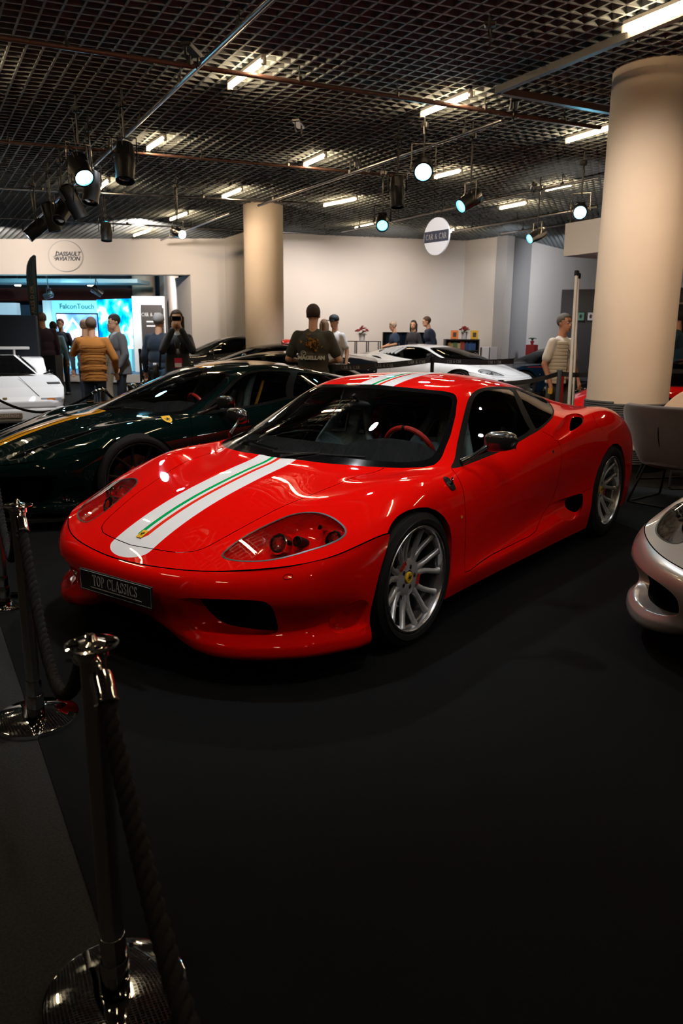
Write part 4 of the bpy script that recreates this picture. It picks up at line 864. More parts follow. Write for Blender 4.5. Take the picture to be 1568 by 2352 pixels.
L2 = at(183, 388, 8.8); stage_lamp('stage lamp shining blue-white on the long bar', L2, to_cam(L2) * .8 + Vector((-.3, 0, -.5)), .34, .125, CYAN, top=3.95)
L3 = at(211, 430, 9.6); stage_lamp('black stage lamp right below the shining one on the long bar', L3, (.3, .15, -1), .42, .11, led=True, top=3.95)
L4 = at(167, 463, 10.8); stage_lamp('fourth black stage lamp down the long bar, with a warm glint', L4, (-.45, .2, -1), .48, .115, top=3.95)
L5 = at(145, 485, 11.4); stage_lamp('fifth stage lamp down the long bar, tilted to the right', L5, (.9, .5, -1), .44, .11, led=True, top=3.95)
L6 = at(118, 498, 12.2); stage_lamp('sixth stage lamp down the long bar, pointing straight down', L6, (-.2, .1, -1), .46, .115, top=3.95)
L7 = at(84, 526, 13.2); stage_lamp('last stage lamp at the lower end of the long bar, lit on its left', L7, to_cam(L7) * .3 + Vector((.5, -.6, -.6)), .42, .12, WLED, top=3.95)
L8 = at(244, 532, 14.1); stage_lamp('small black stage lamp alone above the wall opening', L8, (.1, .1, -1), .34, .11, top=4.05, led=True)
L9 = at(408, 534, 13.2); stage_lamp('small chrome spotlight lit white at the end of the short shiny bar', L9, to_cam(L9) + Vector((-.3, .9, -.4)), .34, .085, WLED, CHR2, top=3.95)
M1 = at(972, 386, 9.2); stage_lamp('brightest blue-white spotlight in the middle of the ceiling', M1, to_cam(M1) + Vector((0, 0, -.35)), .30, .125, CYAN, top=3.92)
M2 = at(912, 440, 9.8); stage_lamp('black stage lamp below and left of the brightest spotlight', M2, (.1, .12, -1), .40, .10, top=3.92)
M3 = at(1079, 460, 9.8); stage_lamp('bronze-lit stage lamp right of the ceiling centre, lens to the left', M3, to_cam(M3) * .5 + Vector((.45, -.65, -.5)), .34, .10, CYAN2, CHR2, top=3.95)
M4 = at(878, 510, 12); stage_lamp('small black stage lamp with a dim blue lens left of the round sign', M4, to_cam(M4) * .9 + Vector((0, 0, -.4)), .30, .11, CYAN2, top=3.95)
M5 = at(1332, 484, 11.2); stage_lamp('blue-white spotlight just left of the thick column', M5, to_cam(M5) + Vector((0, 0, -.2)), .28, .11, CYAN, top=3.95)
M6 = at(1233, 540, 13); stage_lamp('small chrome spotlight left of the white hanging box', M6, to_cam(M6) * .5 + Vector((.4, -.7, -.4)), .34, .095, CYAN2, CHR2, top=3.93)
# beams of the lamps that are lit
spot(L2, (-1, -.5, 0), 60, (.6, .85, 1), 40); spot(M1, (.5, .5, 0), 110, (.6, .85, 1), 45); spot(M5, (-2, 0, 0), 60, (.6, .85, 1), 40)
# small ceiling hooks and clamps
for i, (px, py, lab) in enumerate([(440, 122, 'black clamp on the pipe left of the brightest crossing'), (1180, 245, 'black clamp on the reddish pipe near the thick column'), (1125, 65, 'small hook among the grid cells at upper right'), (685, 290, 'pair of small pale hooks in the middle ceiling'), (820, 378, 'black clamp where two bars cross above the centre'), (1225, 432, 'black clamp left of the rail lamp near the far wall')]):
    p = at(px, py, (CH - .1 - CP.z) / max(.05, (ray(px, py)).z) ); t = thing('ceiling_clamp', lab, 'clamp', p); q = MB(); q.box((0, 0, .03), (.34 if i != 2 else .08, .10, .04), R=RZ(.5), ch=.01); [q.tube([(s * .13, s * .06, .03), (s * .13, s * .06, -.06), (s * .10, s * .05, -.09)], .012, 6) for s in (1, -1)]; q.tube([(0, 0, .03), (0, 0, CH - p.z + .02)], .01, 6); q.build('bracket', HANG if i != 3 else CHR2, t)
# ---------------------------------------------------------------- people
def lerp(a, b, t): return a + (b - a) * t
def fuse(name, b, v, m, parent, smooth=3):
    """one continuous skin over a set of overlapping closed solids"""
    me = bpy.data.meshes.new(name); me.from_pydata(b.V, [], b.F); bm = bmesh.new(); bm.from_mesh(me); bmesh.ops.recalc_face_normals(bm, faces=bm.faces); bm.to_mesh(me); bm.free()
    o = bpy.data.objects.new(name, me); COL.objects.link(o); r = o.modifiers.new('r', 'REMESH'); r.mode = 'VOXEL'; r.voxel_size = v; r.use_smooth_shade = True
    s = o.modifiers.new('s', 'SMOOTH'); s.factor = .5; s.iterations = smooth
    dg = bpy.context.evaluated_depsgraph_get(); m2 = bpy.data.meshes.new_from_object(o.evaluated_get(dg)); bpy.data.objects.remove(o); m2.materials.clear(); m2.materials.append(m); m2.name = name
    for p in m2.polygons: p.use_smooth = True
    return link(name, m2, parent)
def capsule(b, a, c, r0, r1, n=12):
    a, c = Vector(a), Vector(c); d = (c - a); L = d.length; d.normalize(); P = []; R = []
    for t in (-1, -.8, -.45, 0): P.append(a + d * r0 * t); R.append(max(.001, r0 * math.sqrt(max(0, 1 - t * t))))
    for t in (0, .45, .8, 1): P.append(c + d * r1 * t); R.append(max(.001, r1 * math.sqrt(max(0, 1 - t * t))))
    b.tube(P, R, n); return b
def person(label, pos, face, H=1.78, top=((.2, .2, .2), 'long'), legs=(.02, .03, .06), hair=((.02, .015, .01), 'short'), skin=SKIN, armL=None, armR=None, stride=.06, lean=0, head_turn=0, head_nod=0, build=1.0, coat=0, top_rough=.85, shirt=None, shoes=(.02, .02, .02), hidden_legs=False, group=None, vox=.0105):
    k = H / 1.78; t = thing('person', label, 'person', pos, face, group)
    def P(x, y, z):   # body space -> local, with the lean of the trunk about the hips
        z *= k; x *= k; y *= k
        if z > .95 * k: dz = z - .95 * k; x, z = x + math.sin(lean) * dz, .95 * k + math.cos(lean) * dz
        return Vector((x, y, z))
    g = build; hips = {1: P(stride * .5, .09, .92), -1: P(-stride * .5, -.09, .92)}
    knee = {1: P(stride + .02, .10, .50), -1: P(-stride + .02, -.10, .50)}; ank = {1: P(stride * 1.2 - .02, .105, .09), -1: P(-stride * 1.5 - .02, -.105, .09)}
    sh = {1: P(0, .160 * g, 1.405), -1: P(0, -.160 * g, 1.405)}
    arms = {1: armL or ((-.03, .25, 1.14), (.04, .27, .90)), -1: armR or ((-.03, -.25, 1.14), (.04, -.27, .90))}
    el = {s: P(*arms[s][0]) for s in (1, -1)}; wr = {s: P(*arms[s][1]) for s in (1, -1)}
    # head
    hc = P(.015, 0, 1.66); Rh = Matrix.Rotation(head_turn, 3, 'Z') @ Matrix.Rotation(head_nod, 3, 'Y')
    h = lambda x, y, z: hc + Rh @ Vector((x * k, y * k, z * k))
    b = MB()
    def ball(c, r, R3=None):
        q = MB(); q.ball((0, 0, 0), r, 14, 10); b.add([Vector(c) + ((R3 or Matrix.Identity(3)) @ Vector(v)) for v in q.V], q.F)
    ball(h(-.005, 0, .02), (.098 * k, .078 * k, .100 * k), Rh); ball(h(.022, 0, -.045), (.070 * k, .060 * k, .078 * k), Rh); ball(h(.062, 0, -.090), (.030 * k, .030 * k, .022 * k), Rh)
    capsule(b, h(.085, 0, .005), h(.105, 0, -.030), .009 * k, .014 * k); ball(h(.088, 0, -.066), (.012 * k, .026 * k, .010 * k), Rh); ball(h(.078, 0, .028), (.016 * k, .05 * k, .010 * k), Rh)
    for s in (1, -1): ball(h(-.005, s * .078, -.012), (.018 * k, .010 * k, .030 * k), Rh)
    capsule(b, P(-.02, 0, 1.43), h(-.015, 0, -.06), .060 * k, .055 * k)
    ball(P(0, 0, 1.30), (.105 * g * k, .165 * g * k, .17 * k)); ball(P(0, 0, 1.08), (.10 * g * k, .145 * g * k, .17 * k)); ball(P(0, 0, .95), (.11 * g * k, .155 * g * k, .13 * k))
    for s in (1, -1):
        capsule(b, P(0, 0, 1.42), sh[s], .055 * k, .055 * k); capsule(b, sh[s], el[s], .050 * g * k, .038 * g * k); capsule(b, el[s], wr[s], .037 * g * k, .025 * g * k)
        d = (wr[s] - el[s]).normalized(); side = d.cross(Vector((1, 0, 0)) if abs(d.x) < .8 else Vector((0, 0, 1))).normalized(); nn = d.cross(side)
        pc = wr[s] + d * .05 * k; capsule(b, wr[s] + d * .02 * k, wr[s] + d * .075 * k, .024 * k, .030 * k)
        for i, fl in enumerate((.062, .074, .070, .054)):
            o = side * (i - 1.5) * .0185 * k; f0 = wr[s] + d * .085 * k + o; f1 = f0 + d * fl * .5 * k + nn * .008; f2 = f1 + d * fl * .4 * k + nn * .022 * k; capsule(b, f0, f1, .0095 * k, .009 * k, 8); capsule(b, f1, f2, .009 * k, .008 * k, 8)
        th = wr[s] + d * .03 * k - side * .026 * k; capsule(b, th, th + d * .045 * k - side * .022 * k + nn * .012, .012 * k, .009 * k, 8)
        if not hidden_legs: capsule(b, hips[s], knee[s], .078 * g * k, .052 * k); capsule(b, knee[s], ank[s], .050 * k, .034 * k)
    body = fuse('body', b, vox, skin, t)
    # face
    for s in (1, -1):
        q = MB(); q.ball(h(.083, s * .030, .006), .0115 * k, 10, 8); q.build('eye', mat('eye white', (.6, .58, .55), .3), t); q = MB(); q.ball(h(.0925, s * .030, .006), .006 * k, 8, 6); q.build('iris', mat('iris', (.03, .02, .015), .2), t)
        q = MB(); q.tube([h(.090, s * .046, .024), h(.098, s * .030, .030), h(.098, s * .014, .026)], .004 * k, 6); q.build('eyebrow', mat('brow', tuple(c * .8 for c in hair[0]), .8), t)
    q = MB(); q.tube([h(.088, -.024, -.068), h(.100, 0, -.066), h(.088, .024, -.068)], .0055 * k, 6); q.build('lips', mat('lips', (.42, .14, .11), .5), t)
    # hair
    hm = mat('hair %.2f %.2f' % (hair[0][0], hair[0][2]), hair[0], .75, noise=.3, nscale=60)
    if hair[1] != 'none':
        b = MB(); q = MB(); q.ball((0, 0, 0), (.108 * k, .087 * k, .100 * k), 18, 12)
        cutz = {'short': .035, 'crop': .05, 'bald': .02, 'long': -.10, 'bob': -.10, 'bun': .0}[hair[1]]
        b.add([h(-.014, 0, .033) + Rh @ Vector(v) for v in q.V], q.F)
        o = fuse('hair', b, .012, hm, t, 1); bm = bmesh.new(); bm.from_mesh(o.data); inv = Rh.inverted(); dl = []
        for f in bm.faces:
            c = inv @ (f.calc_center_median() - hc) / k
            low = .045 if hair[1] != 'bald' else .20
            if (c.x > .02 and c.z < .075 - (.0 if c.x > .05 else .04)) or (c.x <= .02 and c.z < (-.055 if hair[1] in ('short', 'long', 'bob', 'bun') else -.03)) or (hair[1] == 'bald' and c.z > .055): dl.append(f)
        bmesh.ops.delete(bm, geom=dl, context='FACES'); bm.to_mesh(o.data); bm.free()
        md = o.modifiers.new('t', 'SOLIDIFY'); md.thickness = .010 if hair[1] != 'crop' else .004; md.offset = -1
        if hair[1] in ('long', 'bob'):
            b = MB(); L = .34 if hair[1] == 'long' else .17
            for s in (1, -1): capsule(b, h(-.03, s * .072, .02), h(-.03, s * .085, -L), .034 * k, .022 * k); capsule(b, h(.01, s * .078, .03), h(.02, s * .088, -L * .8), .022 * k, .014 * k)
            capsule(b, h(-.07, 0, .03), h(-.075, 0, -L), .055 * k, .04 * k); fuse('long_hair', b, .012, hm, t)
        if hair[1] == 'bun': q = MB(); q.ball(h(-.10, 0, .07), .035 * k); q.build('hair_bun', hm, t)
    # clothes
    tm = mat('cloth %.3f %.3f %.3f' % tuple(top[0]), top[0], top_rough, noise=.12, nscale=12, sheen=.1)
    b = MB(); e = .018 * k if top[1] != 'coat' else .024 * k
    def tb(c, r): q = MB(); q.ball((0, 0, 0), r, 18, 12); b.add([Vector(c) + Vector(v) for v in q.V], q.F)
    tb(P(0, 0, 1.30), (.112 * g * k + e, .172 * g * k + e, .185 * k)); tb(P(-.005, 0, 1.12), (.108 * g * k + e, .152 * g * k + e, .19 * k)); tb(P(0, 0, .98), (.116 * g * k + e, .160 * g * k + e, .12 * k))
    capsule(b, P(-.015, .05, 1.44), P(-.015, -.05, 1.44), .060 * k, .060 * k)
    if coat: 
        R = [[P(.0, 0, z) + Vector((math.cos(a) * rx * k, math.sin(a) * ry * k, 0)) for a in np.linspace(0, 2 * PI, 21)[:-1]] for z, rx, ry in ((1.1, .12, .17), (.95, .15, .19), (coat, .17, .215))]; b.rings(R, True, True)
    for s in (1, -1):
        capsule(b, P(0, 0, 1.40), sh[s], .072 * k, .056 * g * k + e * .2)
        if top[1] == 'vest': continue
        if top[1] == 'short': capsule(b, sh[s], sh[s].lerp(el[s], .72), .058 * g * k + e * .4, .060 * g * k)
        else: capsule(b, sh[s], el[s], .056 * g * k + e * .5, .047 * g * k + e * .4); capsule(b, el[s], el[s].lerp(wr[s], .93), .046 * g * k + e * .4, .036 * k + e * .3)
    fuse('jacket' if top[1] in ('coat', 'long') else 'shirt', b, .014, tm, t)
    if shirt:
        b = MB(); capsule(b, P(.055, 0, 1.40), P(.10, 0, 1.22), .045 * k, .035 * k); capsule(b, P(-.01, 0, 1.47), P(.01, 0, 1.44), .064 * k, .068 * k); fuse('shirt_front', b, .012, mat('shirt %.2f %.2f' % (shirt[0], shirt[2]), shirt, .8), t)
    lm = mat('trousers %.3f %.3f %.3f' % tuple(legs), legs, .85, noise=.15, nscale=15); b = MB()
    q = MB(); q.ball((0, 0, 0), (.122 * g * k, .168 * g * k, .115 * k), 18, 12); b.add([P(0, 0, .93) + Vector(v) for v in q.V], q.F)
    for s in (1, -1): capsule(b, hips[s], knee[s], .088 * g * k, .066 * k); capsule(b, knee[s], ank[s], .064 * k, .058 * k)
    fuse('trousers', b, .015, lm, t)
    for s in (1, -1):
        b = MB(); a = ank[s]; a = Vector((a.x, a.y, .045)); capsule(b, a + Vector((-.03, 0, 0)), a + Vector((.15, s * .01, -.006)), .042, .036); b.box(a + Vector((.06, 0, -.030)), (.25, .075, .03)); fuse('shoe', b, .014, mat('shoe %.2f' % shoes[0], shoes, .5), t)
    t['_h'] = H; return t, P, h, wr, el
def yaw_to(p, q): d = Vector(q) - Vector(p); return math.atan2(d.y, d.x)
def stand(px, depth, z=0): p = at(px, 777, depth); return V2(p.x, p.y, z)
def hgt(px, py, depth, z=0): return at(px, py, depth).z - z
def lanyard(t, P, m_strap, m_card, z=1.12, x=.155, label='badge on a lanyard', size=(.085, .12)):
    q = MB(); q.tube([P(-.03, .07, 1.47), P(x - .015, .03, 1.30), P(x, .0, z + .06)], .005, 6); q.tube([P(-.03, -.07, 1.47), P(x - .015, -.03, 1.30), P(x, .0, z + .06)], .005, 6); q.build('lanyard', m_strap, t)
    c = P(x + .01, 0, z); o = MB(); o.box(c, (.004, size[0], size[1])); r = o.build('badge_card', m_card, t); r['label'] = label
    o = MB(); o.box(c + Vector((.003, 0, -size[1] * .22)), (.003, size[0] * .86, size[1] * .42)); o.build('card_print', mat('badge white', (.75, .72, .72), .6), t)
AWAY = yaw_to(CP, CP + fw)
# green T-shirt, seen from behind
p = stand(719, 9.3); gm, P, h, wr, el = person('man with cropped hair in olive T-shirt printed MAGELLAN, seen from behind', p, AWAY - .1, hgt(719, 700, 9.3), ((.045, .042, .028), 'short'), (.03, .03, .03), ((.05, .028, .018), 'crop'), build=1.17, armL=((.02, .31, 1.13), (.24, .20, 1.10)), armR=((.02, -.31, 1.13), (.24, -.20, 1.10)))
bm_ = P(-.150, 0, 1.22); FB = frame(bm_, (0, -1, 0), (0, 0, 1)); text('shirt_print', 'MAGELLAN', .062, mat('print white', (.55, .55, .5), .8), gm, Matrix.Translation((-.012, 0, -.07)) @ FB, ext=.012, off=.003, sx=1.05)
q = MB(); random.seed(4)
for i in range(46):
    y = random.gauss(0, .06); z = random.gauss(.10, .05); q.prism([(random.uniform(-.03, .03) + y, random.uniform(-.025, .025) + z) for _ in range(3)], -.008, .004 + .0001 * i, f=lambda x, yy, zz: tuple(FB @ Vector((x, yy, zz))))
q.build('shirt_print', mat('print amber', (.42, .19, .02), .8), gm, weld=False)['kind'] = 'stuff'
q = MB(); q.tube([FB @ Vector((-.10 + .030 * math.cos(a), -.012 + .026 * math.sin(a), .008)) for a in np.linspace(0, 2 * PI, 20)], .004, 5); q.tube([FB @ Vector((-.12, -.02, .008)), FB @ Vector((-.10, -.005, .008)), FB @ Vector((-.08, -.004, .008))], .004, 5); q.build('shirt_print', MC['print white'], gm)
# woman taking a photo
p = stand(407, 10.2); w, P, h, wr, el = person('long-haired woman in black coat raising a phone to take a photo', p, yaw_to(p, CP), hgt(407, 713, 10.2), ((.012, .013, .016), 'coat'), (.03, .05, .09), ((.05, .028, .016), 'long'), armL=((.17, .20, 1.24), (.20, .055, 1.53)), armR=((.17, -.20, 1.24), (.20, -.055, 1.53)), coat=.62, shirt=(.6, .6, .62), build=.93, top_rough=.7)
q = MB(); q.box(P(.215, 0, 1.665), (.012, .115, .058), ch=.004); q.build('phone', GLOSSBLK, w)['label'] = 'black phone held up'; lanyard(w, P, mat('lanyard dark', (.01, .02, .03), .7), mat('badge red', (.62, .02, .07), .5), 1.08, .19, 'red and white badge', (.10, .13))
q = MB(); R = [[P(-.02, -.27 - r * .3, 1.02) + Vector((math.cos(a) * r * .5, -.04 * s, math.sin(a) * r - .1)) for a in np.linspace(0, 2 * PI, 17)[:-1]] for s, r in ((-1, .12), (-.6, .16), (.6, .16), (1, .12))]; q.rings(R); q.tube([P(-.02, -.26, .98), P(.02, -.22, 1.3), P(0, -.15, 1.47)], .012, 6); bag = q.build('shoulder_bag', mat('bag leather', (.012, .012, .013), .35), w)
# orange padded jacket
p = stand(211, 11.3); o_, P, h, wr, el = person('balding man in ochre quilted jacket and blue jeans, seen from behind', p, AWAY + .25, hgt(213, 729, 11.3), ((.42, .16, .025), 'coat'), (.025, .055, .09), ((.12, .08, .06), 'short'), build=1.2, armL=((.10, .30, 1.22), (.32, .22, 1.36)), armR=((-.02, -.33, 1.14), (.10, -.34, .93)), coat=.78, stride=.03)
q = MB()
for z in np.linspace(.84, 1.34, 9): q.tube([P(-.005, 0, z) + Vector((math.cos(a) * (.158 + (.01 if z < 1.1 else 0)), math.sin(a) * .222, .004 * math.sin(5 * a))) for a in np.linspace(PI * .55, PI * 1.45, 14)], .0035, 5)
q.build('quilt_seam', mat('ochre seam', (.26, .10, .015), .8), o_, weld=False)['kind'] = 'stuff'
# grey suit
p = stand(275, 12.4); person('dark-haired man in grey suit jacket leaning towards the man in ochre jacket', p, yaw_to(p, stand(200, 12.2)) + .3, hgt(272, 722, 12.4), ((.10, .105, .12), 'coat'), (.008, .012, .022), ((.012, .01, .01), 'short'), build=1.08, lean=.10, coat=.80, shirt=(.35, .42, .5), armL=((.02, .26, 1.14), (.14, .22, .92)), armR=((-.05, -.27, 1.14), (-.02, -.27, .88)), head_nod=.25)
p = stand(260, 14.2); person('person in cream clothes half hidden behind the man in grey suit', p, AWAY + 1.2, 1.70, ((.42, .38, .30), 'long'), (.42, .37, .28), ((.2, .14, .08), 'short'), group=None)
p = stand(196, 12.9); person('person with brown hair hidden behind the man in ochre jacket', p, AWAY, hgt(199, 735, 13.2), ((.05, .07, .10), 'long'), (.02, .03, .05), ((.20, .12, .07), 'short'))
p = stand(366, 11.4); person('grey-haired man in navy jumper standing behind the woman with the phone', p, AWAY - .2, hgt(368, 720, 11.4), ((.008, .022, .045), 'long'), (.04, .08, .14), ((.30, .30, .31), 'short'), build=1.12)
p = stand(100, 16.2); person('heavy man in purple blazer at far left beside the feather flag', p, AWAY + .5, 1.88, ((.040, .022, .055), 'coat'), (.012, .014, .02), ((.16, .12, .10), 'crop'), build=1.2, coat=.8)
p = stand(124, 17); person('dark-haired man in pale blue shirt and stone trousers, seen from behind', p, AWAY + .1, hgt(124, 739, 17), ((.20, .42, .58), 'long'), (.38, .36, .33), ((.012, .012, .014), 'short'), build=1.05)
p = stand(141, 18.2); person('man in dark suit facing the man in pale blue shirt', p, AWAY + PI, 1.80, ((.008, .02, .035), 'long'), (.008, .015, .022), ((.10, .05, .03), 'short'))
# by the far wall
p = stand(768, 13.9); c_, P, h, wr, el = person('young man in white T-shirt and dark cap behind the man in olive', p, AWAY + 2.6, hgt(768, 719, 13.9) - .03, ((.62, .62, .66), 'short'), (.16, .22, .30), ((.02, .02, .02), 'none'), armR=((.05, -.26, 1.16), (.20, -.05, 1.36)), head_nod=.15)
q = MB(); q.ball(h(-.005, 0, .045), (.112, .092, .085), 16, 8); q.box(h(.12, 0, .035), (.12, .13, .012), ch=.005); q.build('cap', mat('cap navy', (.01, .02, .03), .7), c_)
p = stand(744, 14.6, .16); person('long-haired person in dark green top hidden behind the man in olive', p, AWAY + .4, 1.60, ((.01, .05, .04), 'long'), (.02, .02, .03), ((.16, .09, .05), 'long'))
p = stand(909, 19.6, .16); person('grey-haired woman in navy dress looking down at papers by the far wall', p, AWAY + 1.9, hgt(909, 738, 19.3, .16), ((.008, .035, .09), 'short'), (.008, .03, .08), ((.32, .27, .22), 'bun'), armL=((.06, .22, 1.18), (.30, .06, 1.12)), armR=((.06, -.22, 1.18), (.30, -.06, 1.12)), lean=.12, head_nod=.4)
p = stand(949, 19.7, .16); person('dark-haired woman in spotted black blouse looking over her shoulder', p, AWAY + 2.35, hgt(951, 736, 19.7, .16), ((.02, .02, .028), 'long'), (.01, .01, .015), ((.014, .01, .01), 'bob'), head_turn=.4)
p = stand(993, 19.5, .16); person('man in navy suit and glasses bending towards the women by the far wall', p, AWAY + 1.7, hgt(990, 726, 19.4, .16), ((.006, .018, .05), 'coat'), (.006, .012, .03), ((.06, .03, .02), 'short'), lean=.22, coat=.8, build=1.15, head_nod=.2)
# padded waistcoat
p = stand(1292, 9.75); v, P, h, wr, el = person('man in cream quilted waistcoat with orange badge beside the leaning poles', p, yaw_to(p, CP) + .85, hgt(1294, 721, 9.75), ((.62, .55, .46), 'short'), (.045, .04, .03), ((.10, .085, .07), 'crop'), SKIN2, build=1.12, armR=((-.04, -.27, 1.13), (.06, -.26, .90)), armL=((-.02, .27, 1.13), (.10, .24, .92)))
VM = mat('waistcoat cream', (.48, .40, .29), .75)
for z in np.linspace(.90, 1.40, 12):
    for a0, a1 in ((.30, PI - .10), (PI + .10, 2 * PI - .30)):
        r = MB(); r.tube([P(0, 0, z) + Vector((math.cos(a) * (.142 if z > 1 else .150), math.sin(a) * (.196 if z < 1.3 else .18), 0)) for a in np.linspace(a0, a1, 14)], .026, 8, sx=.7); r.build('quilted_panel', VM, v)
lanyard(v, P, mat('lanyard grey', (.04, .04, .05), .7), mat('badge orange', (.72, .28, .02), .5), 1.06, .175, 'orange and white badge', (.09, .12))
q = MB(); q.box(wr[-1] + Vector((.03, -.01, -.11)), (.06, .02, .07)); q.build('yellow_phone', mat('phone yellow', (.7, .4, .03), .5), v)
# teal shirt at the right edge
p = stand(1556, 12.95); person('dark-haired man in teal polo shirt at the right edge behind the column', p, AWAY + 1.15, hgt(1560, 715, 12.95), ((.006, .05, .09), 'short'), (.34, .28, .20), ((.015, .015, .02), 'short'), armL=((.10, .22, 1.16), (.22, .02, 1.04)), lean=.06, head_nod=.3, build=1.05)
# ---------------------------------------------------------------- the other cars
def warp(T, f): return [[f(*p) for p in r] for r in T]
def sstep(a, b, x): t = max(0, min(1, (x - a) / (b - a))); return t * t * (3 - 2 * t)
def place(name, label, pos, rz, z=0): return thing(name, label, 'car', (pos[0], pos[1], z), rz)
BLKW = dict(m=mat('black alloy', (.012, .012, .013), .3, coat=.6), lipm=mat('black alloy lip', (.02, .02, .022), .25, coat=.6), spokes=10, w0=.012)
TEXT_W = mat('white lettering', (.6, .6, .6), .6)
# dark green coupe with yellow stripes
def fp(x, y, z):
    X = x * 1.12 if x > .3 else x + .036 if x > 0 else x if x > -2.6 else x - .05
    Z = z - .035 * sstep(.2, .9, x) * (1 - sstep(.3, .8, abs(y))) + .02 * sstep(.3, -.3, x) * sstep(-3.2, -2.4, x) * sstep(.5, .9, abs(y)) * (z > .6)
    return (X, y * 1.025, Z)
GRNP = paint('dark green paint', (.0008, .0065, .0058)); pg = place('sports_car', 'very dark green sports car with yellow stripes behind the red car', (-1.0, -2.95), -.26)
PS, PN = build_coupe(pg, GRNP, 'yellow', warp(RED_BODY, fp), warp(RED_NOSE, fp), .6, True, dict(wheel=BLKW, R=(.345, .350), rim=.262, wy=(.965, .975), axle=(0.02, -2.62),
    RB=dict(lamp=[(.45, 7.0), (.9, 7.1), (1.5, 6.75), (2.6, 6.0), (3.0, 5.6), (2.7, 5.5), (1.7, 5.85), (.9, 6.25), (.45, 6.6)], pt_lens=[(.9, 6.7), (1.3, 6.5), (1.8, 6.2), (2.3, 5.9)]),
    RN=dict(grille_in=[(1.5, 2.3), (2.6, 2.1), (3.9, 2.1), (4.9, 2.3), (4.7, 3.0), (4.2, 4.5), (3.3, 4.75), (2.2, 4.6), (1.5, 4.0)], grille_out=[(1.3, 2.1), (2.6, 1.95), (4.0, 1.95), (5.4, 2.15), (5.0, 3.1), (4.4, 4.75), (3.3, 4.95), (2.1, 4.85), (1.3, 4.2)])))
for sg in (1, -1):
    p, n = on(PS, 4.15, 4.6, sg, .004); x = Vector((-sg, 0, 0)); emblem('shield_badge', YEL, pg, frame(p, x - n * x.dot(n), Vector((0, 0, 1)) - n * n.z), .075, .105, True)
    q = MB(); q.tube([(-1.22, sg * .36 + .13, .62), (-1.33, sg * .36 + .14, .90), (-1.40, sg * .36 + .10, 1.02)], .014, 8); q.tube([(-1.22, sg * .36 - .13, .62), (-1.33, sg * .36 - .14, .90), (-1.40, sg * .36 - .10, 1.02)], .014, 8); q.build('seat_piping', mat('yellow leather', (.65, .30, .01), .5), pg)
# splitter and rear lip
q = MB(); q.prism([(1.14, 0), (1.12, .30), (1.02, .62), (.86, .84), (.62, .93), (.50, .90), (.50, -.90), (.62, -.93), (.86, -.84), (1.02, -.62), (1.12, -.30)], .075, .095); q.build('splitter', CARBON, pg)
# silver coupe at the right edge
SILP = mat('silver paint', (.50, .47, .45), .30, metal=.55, coat=1)
sv = place('sports_car', 'silver sports car cut off by the right edge, nose and headlamp showing', (-1.102, 2.68), -.509)
SS, SN = build_coupe(sv, SILP, None, None, None, .8, True, dict(RN=dict(
    grille_in=[(1.75, 2.55), (2.3, 2.3), (3.0, 2.25), (3.7, 2.4), (3.98, 2.9), (4.0, 3.6), (3.9, 4.25), (3.5, 4.5), (2.9, 4.4), (2.3, 4.2), (1.85, 3.7), (1.7, 3.1)],
    grille_out=[(1.55, 2.45), (2.2, 2.1), (3.0, 2.08), (3.85, 2.2), (4.2, 2.8), (4.25, 3.6), (4.12, 4.6), (3.5, 4.85), (2.9, 4.75), (2.2, 4.6), (1.7, 4.1), (1.5, 3.2)])))
q = MB(); q.box((1.0, .06, .345), (.01, .40, .10), ch=.002); q.build('name_plate', MC['plate black'], sv)['label'] = 'plain black plate'
# white wedge-shaped supercar
def fd(x, y, z):
    g = sstep(.74, .80, z) * sstep(.2, -.3, x)
    return (x * 1.08 + .30 * g * sstep(-1.5, -.3, x), y * 1.05, z * .94 + .02)
WHTP = paint('white paint', (.78, .79, .82))
def heading(r, tw): d = rt * r - fw * tw; return math.atan2(d.y, d.x)
c = at(1108, 777, 16.5); dv = place('sports_car', 'white wedge-shaped supercar with slanted louvres behind the side window', (c.x, c.y), heading(.72, .62), .16)
DS, DN = build_coupe(dv, WHTP, None, warp(RED_BODY, fd), warp(RED_NOSE, fd), .4, False, dict(wheel=dict(spokes=5, w0=.03)))
for sg in (1, -1):
    for i in range(6):
        u = 9.55 + i * .28; p0, n0 = on(DS, u, 5.55, sg, .018); p1, n1 = on(DS, u - .35, 6.75, sg, .018); q = MB(); q.tube([p0, p1], .022, 6, sx=.5); q.build('louvre', WHTP, dv)
# black supercar with a red roof scoop
BLKP = paint('black paint', (.006, .007, .009)); c = at(476, 777, 15.5); bk = place('sports_car', 'black supercar with a red-rimmed roof scoop, nose to the left behind the green car', (c.x, c.y), heading(-.97, .15), .16)
BS, _ = build_coupe(bk, BLKP, None, warp(RED_BODY, lambda x, y, z: (x * 1.02, y * 1.03, z * .95)), warp(RED_NOSE, lambda x, y, z: (x * 1.02, y * 1.03, z * .95)), .35, False, dict(wheel=BLKW))
q = MB(); R = []
for x, s in ((-1.55, .7), (-1.62, 1), (-1.9, .9), (-2.2, .5)): R.append([Vector((x, math.cos(a) * .26 * s, 1.14 + math.sin(a) * .085 * s)) for a in np.linspace(0, PI, 14)])
q.rings(R, close=False, cap=False); q.tube(R[0], .022, 8); q.build('roof_scoop', mat('scoop red', (.7, .02, .02), .3, coat=1), bk); q = MB(); q.prism([(math.cos(a) * .20, math.sin(a) * .06) for a in np.linspace(0, PI, 14)], 0, .02, f=lambda a, b_, z: (-1.60 + z, a, 1.14 + b_)); q.build('scoop_mouth', GAP, bk)
